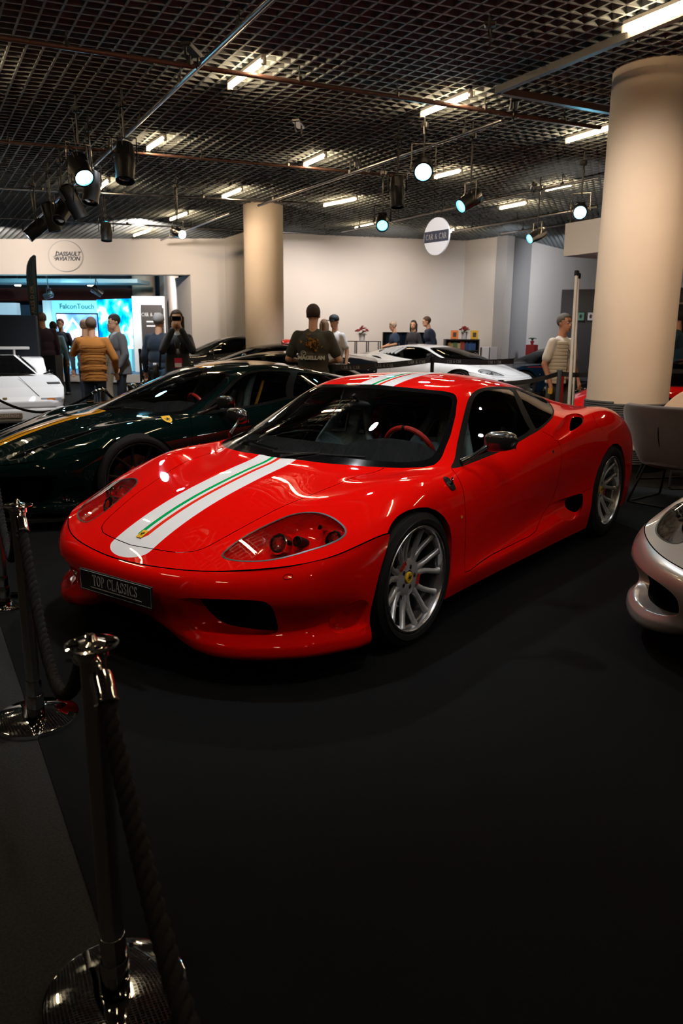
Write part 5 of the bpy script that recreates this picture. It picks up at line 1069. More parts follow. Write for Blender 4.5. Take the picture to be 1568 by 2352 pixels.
# grey coupe by the pale column
c = at(415, 777, 17.7); gy = place('sports_car', 'dark grey coupe behind the woman with the phone, nose to the left', (c.x, c.y), heading(-.97, .15), .16)
f9 = lambda x, y, z: (x * .95 if x > 0 else x, y * .97, z * 1.09 if z > .7 else z * 1.09)
GREYP = paint('grey paint', (.05, .052, .056)); build_coupe(gy, GREYP, None, warp(RED_BODY, f9), warp(RED_NOSE, f9), .35, False, dict(wheel=BLKW))
text('windscreen_lettering', 'CAR & CAR', .10, TEXT_W, gy, frame((-.52, 0, 1.03), (0, 1, 0), (-.9, 0, .42)), ext=.002)
# dark blue coupe
c = at(1175, 777, 18.9); bl = place('sports_car', 'dark blue coupe with a red side line, behind the man in the waistcoat', (c.x, c.y), heading(-.97, .2), .02)
BLUP = paint('dark blue paint', (.006, .016, .034)); f9b = lambda x, y, z: (x, y * .97, z * 1.05)
QS, _ = build_coupe(bl, BLUP, None, warp(RED_BODY, f9b), warp(RED_NOSE, f9b), .35, False, dict(wheel=BLKW))
for sg in (1, -1):
    X = [on(QS, u, 4.15, sg, .004)[0] for u in np.linspace(3, 14, 30)]; q = MB(); q.tube(X, .006, 6); q.build('side_line', RDD, bl)
# black coupe with red parts, further right
c = at(1375, 777, 14.95); b2 = place('sports_car', 'black coupe with red sill seen between the leaning poles and the thick column', (c.x, c.y), heading(-1, -.05), 0)
build_coupe(b2, BLKP, None, warp(RED_BODY, f9b), warp(RED_NOSE, f9b), .35, False, dict(wheel=BLKW)); q = MB(); [q.box((-1.3, s * .95, .30), (1.7, .05, .12), ch=.01) for s in (1, -1)]; q.build('red_sill', RDD, b2)
# black car in front of the white one
c = at(852, 777, 11.9); b3 = place('sports_car', 'black car with round door mirror in front of the white wedge car, nose right', (c.x, c.y), heading(.95, .28), .03)
build_coupe(b3, BLKP, None, warp(RED_BODY, lambda x, y, z: (x * .98, y * .97, z * .98)), warp(RED_NOSE, lambda x, y, z: (x * .98, y * .97, z * .98)), .35, False, dict(wheel=BLKW))
# second red car behind the thick column
c = at(1455, 777, 11.2); r2 = place('sports_car', 'second red sports car, mostly hidden behind the thick column', (c.x, c.y), heading(-.95, .15), 0)
R2P = paint('deep red paint', (.62, .006, .006)); build_coupe(r2, R2P, None, None, None, .45, False)
# white wedge car at the left edge, seen from the front
CTP = at(-15, 777, 11.9); CTD = (CP - CTP).normalized() + rt * .11; CTD.z = 0
ct = place('sports_car', 'white angular wedge car at the left edge with orange indicator, rear wing showing', CTP.to_tuple()[:2], math.atan2(CTD.y, CTD.x), 0)
b = MB()
def sec(x, pts): return [Vector((x, y, z)) for y, z in pts]
full = lambda half: half + [(-y, z) for y, z in half[::-1]]
H_S = [(.95, full([(.70, .33), (.72, .40), (.62, .425)])), (.80, full([(.84, .32), (.87, .45), (.74, .485)])), (.30, full([(.93, .30), (.96, .60), (.80, .60)])), (-.20, full([(.94, .28), (.985, .70), (.80, .69)])), (-.60, full([(.94, .26), (.99, .74), (.74, .76)])), (-1.8, full([(.96, .22), (1.0, .78), (.80, .82)])), (-2.6, full([(.98, .22), (1.01, .80), (.82, .86)])), (-3.2, full([(.95, .28), (.98, .78), (.80, .84)]))]
b.rings([sec(x, p) for x, p in H_S], True, True, False); bd = b.build('body_shell', WHTP, ct); md = bd.modifiers.new('b', 'BEVEL'); md.width = .02; md.segments = 2
b = MB(); b.prism([(.60, .10), (.92, .10), (.98, .14), (.99, .30), (.90, .33), (.60, .33)], -.86, .86, f=lambda x, z, y: (x, y, z)); bp = b.build('front_bumper', WHTP, ct); md = bp.modifiers.new('b', 'BEVEL'); md.width = .02; md.segments = 2
b = MB(); CB = [(.74, .76), (.42, 1.065)]; b.rings([[Vector((-.52, .74, .72)), Vector((-.52, -.74, .72)), Vector((-1.22, -.45, 1.07)), Vector((-1.22, .45, 1.07))], [Vector((-2.3, .80, .80)), Vector((-2.3, -.80, .80)), Vector((-1.95, -.45, 1.065)), Vector((-1.95, .45, 1.065))]], True, True, False); b.build('cabin', WHTP, ct)
b = MB(); b.add([(-.50, .66, .755), (-.50, -.66, .755), (-1.17, -.40, 1.045 + .012), (-1.17, .40, 1.045 + .012)], [(0, 1, 2, 3)]); wsx = b.build('windscreen', GLOSSBLK, ct); wsx.location = (.035, 0, .012)
for s in (1, -1):
    b = MB(); b.add([(-.78, s * .70, .79), (-1.9, s * .80, .84), (-1.85, s * .49, 1.05), (-1.28, s * .49, 1.045)], [(0, 1, 2, 3)]); wy_ = b.build('side_window', GLOSSBLK, ct); wy_.location = (0, s * .035, .01)
    b = MB(); b.box((.885, s * .66, .435), (.03, .30, .075), ch=.008); ll = b.build('indicator_unit', mat('clear lamp', (.45, .50, .55), .15, coat=1), ct); b = MB(); b.box((.902, s * .655, .435), (.01, .12, .06), ch=.003); b.build('orange_indicator', mat('orange lens', (.8, .2, .01), .3, coat=1), ll)
    b = MB(); b.lathe([(.001, 0), (.20, 0), (.24, .02), (.33, .02), (.33, .22), (.001, .22)], n=40, axis='y'); b.build('tyre', RUBBER, ct, Matrix.Translation((0, s * .72 - (.0 if s > 0 else .22) + .0, .33)))
    b = MB(); b.lathe([(.001, 0), (.20, 0), (.24, .02), (.34, .02), (.34, .30), (.001, .30)], n=40, axis='y'); b.build('tyre', RUBBER, ct, Matrix.Translation((-2.5, s * .70 - (.0 if s > 0 else .30), .34)))
    b = MB(); b.prism([(-1.5, .78), (-2.3, .80), (-2.0, 1.02), (-1.75, 1.0)], s * .60, s * .98, f=lambda x, z, y: (x, y, z)); b.build('air_box', WHTP, ct)
    b = MB(); b.box((-2.95, s * .62, .98), (.30, .03, .34)); b.build('wing_post', WHTP, ct)
    b = MB(); b.box((-.66, s * .93, .80), (.10, .06, .06), ch=.01); b.tube([(-.66, s * .80, .76), (-.66, s * .9, .79)], .015, 6); b.build('door_mirror', GLOSSBLK, ct)
    b = MB(); b.box((.985, s * .62, .22), (.03, .26, .07), ch=.006); b.build('fog_lamp', mat('clear lamp', (.5, .5, .5)), ct)
b = MB(); b.box((-2.95, 0, 1.165), (.34, 1.80, .055), ch=.012); b.build('rear_wing', WHTP, ct)
b = MB(); b.box((.995, 0, .22), (.02, .42, .085), ch=.01); gp = b.build('name_plate', mat('brown plate', (.16, .11, .07), .5), ct); text('plate_lettering', 'COUNTACH', .055, mat('plate pale', (.5, .45, .4)), gp, frame((1.006, 0, .22), (0, 1, 0), (0, 0, 1)), ext=.001)
b = MB(); b.prism([(-.03, .035), (.03, .035), (.03, -.01), (0, -.04), (-.03, -.01)], 0, .004); b.build('nose_badge', mat('gold badge', (.25, .16, .03), .3, metal=.8), ct, frame((.86, 0, .468), (0, 1, 0), (-.9, 0, .35)))
b = MB(); b.tube([(-.47, .55, .77), (-.50, 0, .775), (-.62, -.3, .84)], .008, 6); b.build('wiper', BLACK, ct)
b = MB(); b.add([Vector((.82, s * .50, .49)) for s in (1,)] + [Vector((-.30, .36, .74)), Vector((-.30, .35, .74)), Vector((.82, .49, .49))], [(0, 1, 2, 3)]); b.build('panel_gap', GAP, ct)
# ---------------------------------------------------------------- rope barriers
ROPEB = mat('black rope', (.012, .012, .013), .85, spec=.12, bump=.3, bscale=200)
CHROMED = mat('polished post', (.55, .55, .56), .24, metal=1); CHB = mat('mirror base', (.72, .73, .74), .035, metal=1)
def post(label, x, y, top_h=.83, grp='rope posts beside the aisle'):
    t = thing('rope_post', label, 'post', (x, y, 0), .6, grp)
    q = MB(); q.lathe([(.152, 0), (.152, .015), (.1505, .0185), (.147, .020), (.026, .0204)], n=64); q.build('base_plate', CHB, t)
    q = MB(); q.lathe([(.031, .024), (.031, .10), (.029, .105), (.026, .106)], n=32, loop=False); q.lathe([(.0275, .10), (.0275, .16), (.026, .165)], n=32); q.build('base_collar', CHB, t)
    q = MB(); q.lathe([(.025, .10), (.025, top_h - .03)], n=36); q.build('pole', CHROMED, t)
    q = MB(); q.lathe([(.030, top_h - .03), (.030, top_h - .008), (.026, top_h), (.012, top_h + .004), (.006, top_h + .016), (.001, top_h + .018)], n=32); q.lathe([(.044, top_h - .010), (.050, top_h - .007), (.051, top_h - .004), (.045, top_h - .002), (.043, top_h - .006)], n=48, loop=True)
    for k in range(4):
        a = k * PI / 2 + .4; q.tube([(math.cos(a) * .024, math.sin(a) * .024, top_h - .004), (math.cos(a) * .047, math.sin(a) * .047, top_h - .006)], .006, 8)
    q.build('rope_ring', CHROME, t)
    return V2(x, y, top_h)
def rope(label, A, B, sag, R=.0165, n=46, ends=True, grp='black barrier ropes'):
    A, B = Vector(A), Vector(B); d = (B - A); d.z = 0; d.normalize(); A = A + d * .052 + V2(0, 0, -.012); B = B - d * .052 + V2(0, 0, -.012)
    P = [A.lerp(B, i / n) - Vector((0, 0, sag * (1 - abs(2 * i / n - 1) ** 1.8))) for i in range(n + 1)]
    t = thing('barrier_rope', label, 'rope', A, 0, grp); P = [p - A for p in P]
    # strands
    L = [0]
    for i in range(n): L.append(L[-1] + (P[i + 1] - P[i]).length)
    m = int(L[-1] / .009); prev = None
    k0 = int(.085 / L[-1] * m) if ends else 0
    def pt(s):
        i = min(n - 1, int(np.searchsorted(L, s, 'right') - 1)); f = (s - L[i]) / (L[i + 1] - L[i]); return P[i].lerp(P[i + 1], f), (P[i + 1] - P[i]).normalized()
    q = MB(); pts = [pt(L[-1] * j / m) for j in range(k0, m + 1 - k0)]
    for st in range(3):
        path = []
        for j, (p, tt) in enumerate(pts):
            x = tt.cross(Vector((d.y, -d.x, 0))).normalized(); y = tt.cross(x); a = 2 * PI * st / 3 + j * .009 / .075 * 2 * PI; path.append(p + (x * math.cos(a) + y * math.sin(a)) * R * .48)
        q.tube(path, R * .62, 7)
    q.build('rope', ROPEB, t, weld=False)
    if ends:
        for sgn in (0, 1):
            s0 = 0 if sgn == 0 else L[-1]; s1 = .09 if sgn == 0 else L[-1] - .09; a, _ = pt(s0); b_, _ = pt(s1); dd = (b_ - a).normalized()
            F = frame(a, dd.cross(Vector((d.y, -d.x, 0))), dd.cross(dd.cross(Vector((d.y, -d.x, 0))))); c = MB(); 
            if (F.to_3x3() @ Vector((0, 0, 1))).dot(dd) < 0: F = F @ Matrix.Rotation(PI, 4, 'X')
            c.lathe([(.004, 0), (.006, .012), (.004, .022), (.010, .028), (.019, .034), (.021, .045), (.021, .088), (.023, .090), (.023, .094), (.018, .095)], n=24); c.build('rope_end', CHROME, t, F)
            c = MB(); c.tube([(0, 0, .006), (.008, 0, -.004), (.004, 0, -.014), (-.004, 0, -.012)], .003, 6); c.build('hook', CHROME, t, F)
    return t
pA = post('nearest polished rope post with a mirror base, lower left', 2.068, 1.475); pB = post('second rope post, its mirror base cut by the left edge', 1.505, .215); pC = post('third rope post, mostly hidden at the left edge', .925, -1.06)
rope('black twisted rope running from the nearest post to the lower right', pA, V2(2.66, 2.80, .83), .36); rope('black twisted rope between the nearest and second posts', pB, pA, .36); rope('black twisted rope between second and third posts at the left edge', pC, pB, .36)
post('rope post at the viewer, outside the picture', 2.66, 2.80)
# low black platform under the rear row of cars
q = MB(); PQ = [at(*p) for p in ((370, 777, 14.35), (880, 777, 14.35), (1190, 777, 15.5), (1128, 777, 20.9), (800, 777, 20.3), (560, 777, 19.7), (400, 777, 19.0))]; q.prism([(p.x, p.y) for p in PQ], .0, .16); o = q.build('floor_platform', CARPET_BLK, weld=False); o['kind'] = 'structure'
# small barrier in front of the aisle at left
c = at(235, 893, 9.1); pE = post('small rope post between the green car and the man in ochre jacket', c.x, c.y, c.z, None); cW = at(-60, 905, 9.6); pW = V2(cW.x, cW.y, c.z); post('rope post left of the picture', cW.x, cW.y, c.z); cR = at(330, 893, 10.6)
rope('black rope hanging in front of the white angular car', pW, pE, .30, ends=True); rope('black rope from the small post towards the grey suit', pE, V2(cR.x, cR.y, c.z), .22); post('rope post behind the green car', cR.x, cR.y, c.z)
# ---------------------------------------------------------------- belt barriers
BELT = mat('black belt', (.008, .008, .009), .7); BELTW = mat('belt print', (.42, .40, .36), .7); REDB = mat('red belt', (.75, .02, .015), .6)
def belt_post(label, px, py, depth, z0=0, m=BLACK, extra=None):
    p = at(px, py, depth); t = thing('belt_post', label, 'post', (p.x, p.y, z0)); h = p.z - z0
    q = MB(); q.lathe([(.17, 0), (.17, .012), (.05, .03), (.03, .05)], n=32); q.build('base', m, t); q = MB(); q.lathe([(.028, .04), (.028, h - .06)], n=20); q.lathe([(.034, h - .08), (.034, h), (.001, h + .004)], n=20); q.build('pole', m, t); return p
def belt(label, a, b_, m=BELT, words=0, h=.05, drop=.03):
    a, b_ = Vector(a), Vector(b_); t = thing('barrier_belt', label, 'belt', a); d = b_ - a; n = 16; L = d.length; x = Vector((d.x, d.y, 0)).normalized(); y = Vector((-x.y, x.x, 0)); q = MB(); R = []
    for i in range(n + 1):
        p = d * (i / n) - V2(0, 0, drop * (1 - (2 * i / n - 1) ** 2)); R.append([p + y * .0012 + V2(0, 0, h / 2), p - y * .0012 + V2(0, 0, h / 2), p - y * .0012 - V2(0, 0, h / 2), p + y * .0012 - V2(0, 0, h / 2)])
    q.rings(R, smooth=False); q.build('belt', m, t)
    toc = (CP - a).dot(y); s = 1 if toc > 0 else -1; xx = x if (s * y).cross(x).z * 1 < 0 else x
    xd = V2(0, 0, 1).cross(y * s)
    for k in range(words):
        f = (k + .5) / words; p = d * f - V2(0, 0, drop * (1 - (2 * f - 1) ** 2)) + y * s * .004; serif('belt_lettering', 'CAR & CAR', h * .55, BELTW, t, frame(p, xd, V2(0, 0, 1)), sx=.8, ext=.0006)
q1 = belt_post('black belt post in front of the white wedge car', 993, 818, 11.2); q0 = at(765, 836, 10.6); q2 = at(1180, 822, 12.2)
belt_post('black belt post hidden behind the man in olive', 765, 836, 10.6)
belt('black belt printed CAR & CAR left of its post, before the white wedge car', q0 - V2(0, 0, .05), q1 - V2(0, 0, .05), words=3, h=.085); belt('black belt printed CAR & CAR right of its post, towards the blue coupe', q1 - V2(0, 0, .05), q2 - V2(0, 0, .05), words=2, h=.085)
q3 = belt_post('grey belt post beside the man in the cream waistcoat', 1285, 850, 9.15, m=mat('grey post', (.07, .08, .09), .4)); q4 = at(1150, 873, 8.7); q5 = at(1400, 845, 9.2)
belt_post('black belt post behind the red car roof', 1150, 873, 8.7)
belt('plain black belt left of the grey post', q4 - V2(0, 0, .04), q3 - V2(0, 0, .04), h=.055); belt('plain black belt right of the grey post towards the thick column', q3 - V2(0, 0, .04), q5 - V2(0, 0, .04), h=.055)
c = at(1293, 850, 9.25); q = MB(); q.box((c.x, c.y, c.z / 2 - .02), (.03, .03, c.z - .04), R=RZ(.6)); tag(q.build('red_post', REDB), 'slim red post right behind the grey belt post', 'post')
belt('plain black belt at the right edge in front of the man in teal', at(1520, 849, 9.4), at(1640, 846, 9.0), h=.055)
pr = belt_post('small black post of the red belt by the woman with the phone', 475, 797, 19.1, 0); belt('bright red belt by the far left wall', at(425, 802, 18.8), pr - V2(0, 0, .04), REDB); belt('bright red belt running behind the grey coupe', pr - V2(0, 0, .04), at(640, 797, 19.4), REDB)
# ---------------------------------------------------------------- leaning poles
PW = mat('pole white', (.50, .46, .42), .5)
for (x0, y0, x1, y1, lab, r) in ((1324, 628, 1307, 915, 'front leaning pale pole left of the thick column', .020), (1328, 634, 1316, 918, 'rear leaning pale pole left of the thick column', .015)):
    dp_ = 8.95 if r > .017 else 9.2; a = at(x0, y0, dp_); b_ = at(x1, y1, dp_); d = b_ - a; k = a.z / -d.z; e = a + d * k; t = thing('leaning_pole', lab, 'pole', e); q = MB(); q.tube([(0, 0, 0), a - e], r, 12); q.build('pole', PW, t); q = MB(); q.box(a - e, (.05, .05, .07), ch=.01); q.build('pole_cap', BLACK, t)
# ---------------------------------------------------------------- round hanging sign, white box, black panels
c = at(1003, 543, 11.0); nrm = (CP - c).normalized(); nrm = (Matrix.Rotation(-.80, 3, 'Z') @ Vector((nrm.x, nrm.y, 0))).normalized(); xd = V2(0, 0, 1).cross(nrm)
t = thing('hanging_sign', 'round white hanging sign reading CAR & CAR in a dark band', 'sign', c); F = frame((0, 0, 0), xd, V2(0, 0, 1)); q = MB(); q.prism([(math.cos(a) * .262, math.sin(a) * .262) for a in np.linspace(0, 2 * PI, 49)[:-1]], -.012, .012); q.build('disc', mat('sign white', (.80, .82, .88), .6, emit=.12), t, F)  # faint emission brightens the disc; the sign itself is no lamp
q = MB(); q.box((0, .0, .014), (.50, .155, .004)); q.build('dark_band', mat('sign navy', (.055, .065, .11), .6), t, F); serif('sign_lettering', 'CAR & CAR', .078, mat('sign letters', (.6, .6, .62), .6), t, F @ Matrix.Translation((0, 0, .0165)), sx=.70)
q = MB(); [q.tube([F @ Vector((s * .08, .25, 0)), Vector((F @ Vector((s * .08, .25, 0))).to_tuple()[:2] + (CH + .02 - c.z,))], .003, 5) for s in (1, -1)]; q.build('wire', HANG, t)
a, b_ = at(1296, 550, 13.0), at(1520, 550, 11.3); a.z = 0; b_.z = 0; zt, zb = at(1296, 515, 13).z, at(1296, 588, 13).z
d = (b_ - a).normalized(); n = V2(-d.y, d.x); n = n if n.dot(CP - a) < 0 else -n; t = thing('bulkhead_box', 'white box hanging from the ceiling left of the thick column', 'box', a + n * .6); q = MB(); cc = (b_ - a) / 2; q.box((cc.x, cc.y, (zt + zb) / 2), ((b_ - a).length, 1.2, zt - zb), R=RZ(math.atan2(d.y, d.x))); q.build('box', WALL, t)
q = MB(); [q.tube([d * s + V2(0, 0, zt), d * s + V2(0, 0, CH - .002)], .02, 6) for s in (.3, 2)]; q.build('suspension', HANG, t)
a, b_ = at(1283, 777, 16.6), at(1680, 777, 15.2); a.z = b_.z = 0; t = thing('display_wall', 'black display wall behind the thick column', 'panel', a); d = b_ - a; u_ = d.normalized(); q = MB(); q.box((d.x / 2, d.y / 2, 1.24), (d.length, .08, 2.48), R=RZ(math.atan2(d.y, d.x))); q.build('panel', mat('panel black', (.005, .006, .009), .6), t)
n = V2(-u_.y, u_.x); n = n if n.dot(CP - a) > 0 else -n; XD = V2(0, 0, 1).cross(n)
for px, w_, col, lab in ((1334, .14, (.05, .16, .12), 'small framed green picture on the black display wall'), (1357, .12, (.40, .38, .45), 'small framed pale picture next to the column')):
    r = ray(px, 727); k = (a - CP).dot(n) / r.dot(n); p = CP + r * k; t2 = thing('picture', lab, 'picture', p); F = frame(n * .055, XD, V2(0, 0, 1)); q = MB(); q.box((0, 0, 0), (w_ + .04, .20, .02), ch=.003); q.build('frame', BLACK, t2, F); q = MB(); q.box((0, 0, .012), (w_, .16, .004)); q.build('print', mat('print ' + lab[:20], col, .5), t2, F); q = MB(); q.prism([(-.02, -.04), (.02, -.04), (.03, .02), (0, .05), (-.03, .01)], .0145, .016); q.build('motif', BLACK, t2, F)
a2, b2_ = at(1543, 777, 13.6), at(1700, 777, 13.3); a2.z = b2_.z = 0; d2 = b2_ - a2; t = thing('sign_board', 'dark grey board with white CAR lettering at the right edge', 'sign', a2); q = MB(); q.box((d2.x / 2, d2.y / 2, 1.03), (d2.length, .05, 2.05), R=RZ(math.atan2(d2.y, d2.x))); q.build('board', mat('board grey', (.018, .02, .024), .7, noise=.4, nscale=40), t); q = MB(); q.box((d2.x / 2, d2.y / 2, 2.07), (d2.length, .06, .03), R=RZ(math.atan2(d2.y, d2.x))); q.build('top_rail', ALU, t)
u2 = d2.normalized(); n2 = V2(-u2.y, u2.x); n2 = n2 if n2.dot(CP - a2) > 0 else -n2; serif('sign_lettering', 'CAR & CAR', .13, TEXT_W, t, frame(u2 * .78 + n2 * .03 + V2(0, 0, at(1556, 718, 13.55).z), V2(0, 0, 1).cross(n2), V2(0, 0, 1)), sx=.85, ext=.002)
# ---------------------------------------------------------------- furniture by the far wall
FR = mat('flower red', (.20, .004, .006), .7); LEAF = mat('leaf', (.01, .05, .02), .6); POT = mat('pot white', (.5, .5, .52), .5)
DB = mat('cabinet black', (.012, .012, .014), .5)
def flowers(label, c, r=.17, h=.16):
    t = thing('flower_pot', label, 'flowers', c); q = MB(); q.lathe([(.07, 0), (.09, .20), (.085, .20), (.066, .01)], n=20); q.build('pot', POT, t); random.seed(int(c.x * 100)); 
    for i in range(34):
        a = random.uniform(0, 6.28); e = random.uniform(0, 1); p = Vector((math.cos(a) * r * e ** .5, math.sin(a) * r * e ** .5, .24 + h * (1 - e) * random.uniform(.5, 1))); q = MB()
        for k in range(6): aa = k * PI / 3 + a; q.ball(p + Vector((math.cos(aa) * .018, math.sin(aa) * .018, 0)), (.017, .017, .012), 6, 4)
        q.build('blossom', FR, t)
    q = MB()
    for i in range(14): a = i * .45; q.prism([(0, -.012), (.10, -.03), (.17, 0), (.10, .03), (0, .012)], 0, .002, f=lambda x, y, z, a=a: (x * math.cos(a) - y * math.sin(a), x * math.sin(a) + y * math.cos(a), .20 + x * .3 * (i % 3 - 1) + z))
    q.build('leaves', LEAF, t, weld=False)
    return t
zt = at(830, 783, 19.9).z; a, b_ = at(792, 783, 19.85), at(875, 783, 19.95); t = thing('console_table', 'thin black-framed console table under the left red flowers', 'table', (a.x, a.y, 0)); d = V2(b_.x - a.x, b_.y - a.y); R_ = RZ(math.atan2(d.y, d.x)); nn = V2(-d.y, d.x).normalized() * .35
q = MB(); q.box(d / 2 + nn / 2 + V2(0, 0, zt - .012), (d.length, .35, .024), R=R_); q.build('table_top', DB, t)
for f in (0, .33, .66, 1):
    for g in (0, 1): q = MB(); q.box(d * f * .98 + nn * g + V2(0, 0, (zt - .024) / 2), (.025, .025, zt - .024), R=R_); q.build('leg', DB, t)
pf = at(832, 783, 19.9); n0 = nn * .5; flowers('red flowers in a white pot on the console table', V2(pf.x + n0.x * .6, pf.y + n0.y * .6, zt))
a, b_ = at(878, 800, 20.0), at(977, 800, 20.3); zt2 = at(925, 763, 20.1).z; t = thing('display_screen', 'black screen on a stand behind the two women', 'screen', (a.x, a.y, 0)); d = V2(b_.x - a.x, b_.y - a.y); R_ = RZ(math.atan2(d.y, d.x)); q = MB(); q.box(d / 2 + V2(0, 0, zt2 - .32), (d.length, .07, .64), R=R_, ch=.01); q.build('screen_housing', GLOSSBLK, t); q = MB(); n3 = V2(d.y, -d.x).normalized(); n3 = n3 if n3.dot(CP - a) > 0 else -n3; q.box(d / 2 + n3 * .04 + V2(0, 0, zt2 - .32), (d.length - .14, .01, .50), R=R_); q.build('screen_face', mat('screen navy', (.004, .010, .02), .2), t); q = MB(); q.box(d / 2 + V2(0, 0, (zt2 - .6) / 2), (.3, .1, zt2 - .6), R=R_); q.box(d / 2 + V2(0, 0, .01), (.6, .4, .02), R=R_); q.build('stand', DB, t)
a, b_ = at(1024, 778, 19.95), at(1100, 778, 19.95); zc = at(1065, 779, 19.95).z; d = V2(b_.x - a.x, b_.y - a.y); R_ = RZ(math.atan2(d.y, d.x)); t = thing('sideboard', 'black open sideboard holding books by the far wall', 'cabinet', (a.x, a.y, 0)); nb = V2(-d.y, d.x).normalized(); nb = nb if nb.dot(CP - a) < 0 else -nb; u3 = d.normalized(); q = MB()
for z, h in ((zc - .015, .03), (zc - .30, .03), (zc - .62, .03), (.04, .08)): q.box(d / 2 + nb * .2 + V2(0, 0, z), (d.length, .4, h), R=R_)
for f in (0, 1): q.box(d * f + nb * .2 + V2(0, 0, zc / 2), (.03, .4, zc), R=R_)
q.box(d / 2 + nb * .39 + V2(0, 0, zc / 2), (d.length, .02, zc), R=R_); q.build('carcass', DB, t); q = MB(); q.box(d / 2 + nb * .01 + V2(0, 0, (zc - .62) / 2 + .04), (d.length - .06, .02, zc - .72), R=R_); q.build('door', DB, t)
ORD = 'first second third fourth fifth sixth seventh eighth ninth tenth eleventh twelfth thirteenth fourteenth fifteenth sixteenth seventeenth eighteenth nineteenth twentieth 21st 22nd 23rd 24th 25th 26th 27th 28th 29th 30th 31st 32nd 33rd 34th 35th'.split(); random.seed(9); x = .06; i = 0; BC_ = [(.25, .12, .05), (.35, .25, .10), (.10, .18, .08), (.45, .35, .20), (.30, .05, .03), (.02, .06, .16), (.03, .08, .22), (.02, .07, .20), (.35, .38, .42)]
while x < d.length - .08:
    w_ = random.uniform(.028, .05); h_ = random.uniform(.17, .23); k = min(8, int(x / d.length * 9)); q = MB(); q.box((0, 0, h_ / 2), (w_ * .94, .16, h_), R=R_, ch=.003); o = q.build('book', mat('book cover %d' % k, BC_[k], .6)); o.location = (a + u3 * (x + w_ / 2) + nb * .13).to_tuple()[:2] + (zc - .285,); tag(o, '%s book, %s from the left end of the sideboard by the far wall' % (('brown', 'tan', 'green', 'cream', 'dark red', 'navy', 'blue', 'deep blue', 'pale grey')[k], ORD[i]), 'book', 'books in the sideboard'); x += w_; i += 1
for px, col, lab, tl in ((1045, (.75, .22, .06), 'orange framed print left of the flower pot on the sideboard', 0), (1091, (.72, .42, .03), 'yellow framed print right of the flower pot on the sideboard', .25)):
    p = at(px, 777, 19.95); p = a + u3 * (V2(p.x, p.y) - V2(a.x, a.y)).dot(u3); t2 = thing('picture', lab, 'picture', (p.x + nb.x * .15, p.y + nb.y * .15, zc)); F = frame(V2(0, 0, .115), -u3 if V2(0, 0, 1).cross(-nb).dot(u3) < 0 else u3, V2(0, 0, 1)) @ Matrix.Rotation(-tl * .0, 4, 'Z'); q = MB(); q.box((0, 0, 0), (.20, .23, .02), ch=.004); q.build('frame', mat('frame ' + lab[:6], col, .6), t2, F); q = MB(); q.box((0, 0, .0), (.09, .12, .026)); q.build('motif', mat('motif dark', (.08, .05, .04), .6), t2, F)
p = at(1068, 777, 19.95); p = a + u3 * (V2(p.x, p.y) - V2(a.x, a.y)).dot(u3); flowers('red flowers in a glass pot between the orange and yellow prints', V2(p.x + nb.x * .2, p.y + nb.y * .2, zc), .12, .10)
for (x0, x1, lab, col) in ((1104, 1122, 'white cube seat left, beside the sideboard', (.62, .62, .66)), (1122, 1141, 'pale grey cube seat right of the white one', (.40, .40, .43))):
    e, f = at(x0 + 1, 797, 20.1), at(x1 - 1, 797, 20.1); q = MB(); w_ = (f - e).length; zz = e.z; q.box((0, 0, zz / 2), (w_, w_ * 1.6, zz), R=RZ(math.atan2(f.y - e.y, f.x - e.x)), ch=.01); o = q.build('cube_seat', mat('cube ' + lab[:5], col, .7)); o.location = ((e.x + f.x) / 2, (e.y + f.y) / 2, 0); tag(o, lab, 'cube')
# ---------------------------------------------------------------- round sign on the lintel and flag
nW = V2(wd_.y, -wd_.x); nW = nW if nW.dot(CP - W0) > 0 else -nW; XW = V2(0, 0, 1).cross(nW); cS = V2(-10.25, -17.43, 3.63)
t = thing('wall_sign', 'round pale sign on the left wall reading DASSAULT AVIATION', 'sign', cS); F = frame(nW * .02, XW, V2(0, 0, 1)); q = MB(); q.prism([(math.cos(a) * .50, math.sin(a) * .42) for a in np.linspace(0, 2 * PI, 49)[:-1]], -.02, .02); q.build('disc', WALL, t, F)
q = MB(); q.tube([(math.cos(a) * .50, math.sin(a) * .42, .02) for a in np.linspace(0, 2 * PI, 49)], .007, 6, cap=False); q.build('rim', mat('rim grey', (.33, .37, .42), .5), t, F)
INK = mat('sign ink', (.05, .06, .08), .6); text('sign_lettering', 'DASSAULT', .155, INK, t, F @ Matrix.Translation((.07, .055, .022)), ext=.002, font_shear=.25, sx=1.0, off=.006); text('sign_lettering', 'AVIATION', .155, INK, t, F @ Matrix.Translation((.06, -.075, .022)), ext=.002, font_shear=.25, sx=1.0, off=.006)
q = MB(); q.tube([(-.27, -.09, .024), (-.36, -.02, .024), (-.27, .02, .024), (-.24, .15, .024), (-.30, -.02, .024)], .008, 5); q.tube([(-.34, -.08, .024), (-.26, -.02, .024), (-.30, -.11, .024)], .008, 5); q.build('sign_mark', INK, t, F)
c = at(92, 830, 15.3); t = thing('feather_flag', 'tall dark teal feather flag with faint gold lettering at left', 'flag', (c.x, c.y, 0)); xf = rt.copy(); xf.z = 0; xf.normalize(); sc_ = 16.0 / F_
def fl_(px, py): return (at(px, py, 15.3) - V2(c.x, c.y, 0))
L_ = [(79, 587), (70, 596), (65, 612), (62.5, 640), (62, 680), (66, 715), (75, 745), (79, 780), (83, 815)]; R_2 = [(81, 588), (82, 612), (84, 650), (86.5, 690), (88, 730), (91, 770), (95, 815)]
L2 = resamp(L_, 24, False); R2 = resamp(R_2, 24, False); V = [fl_(*p) for p in L2] + [fl_(*p) for p in R2]; V = [v + fw * .08 * math.sin(v.z * 4) * (1 if i < 24 else 0) for i, v in enumerate(V)]
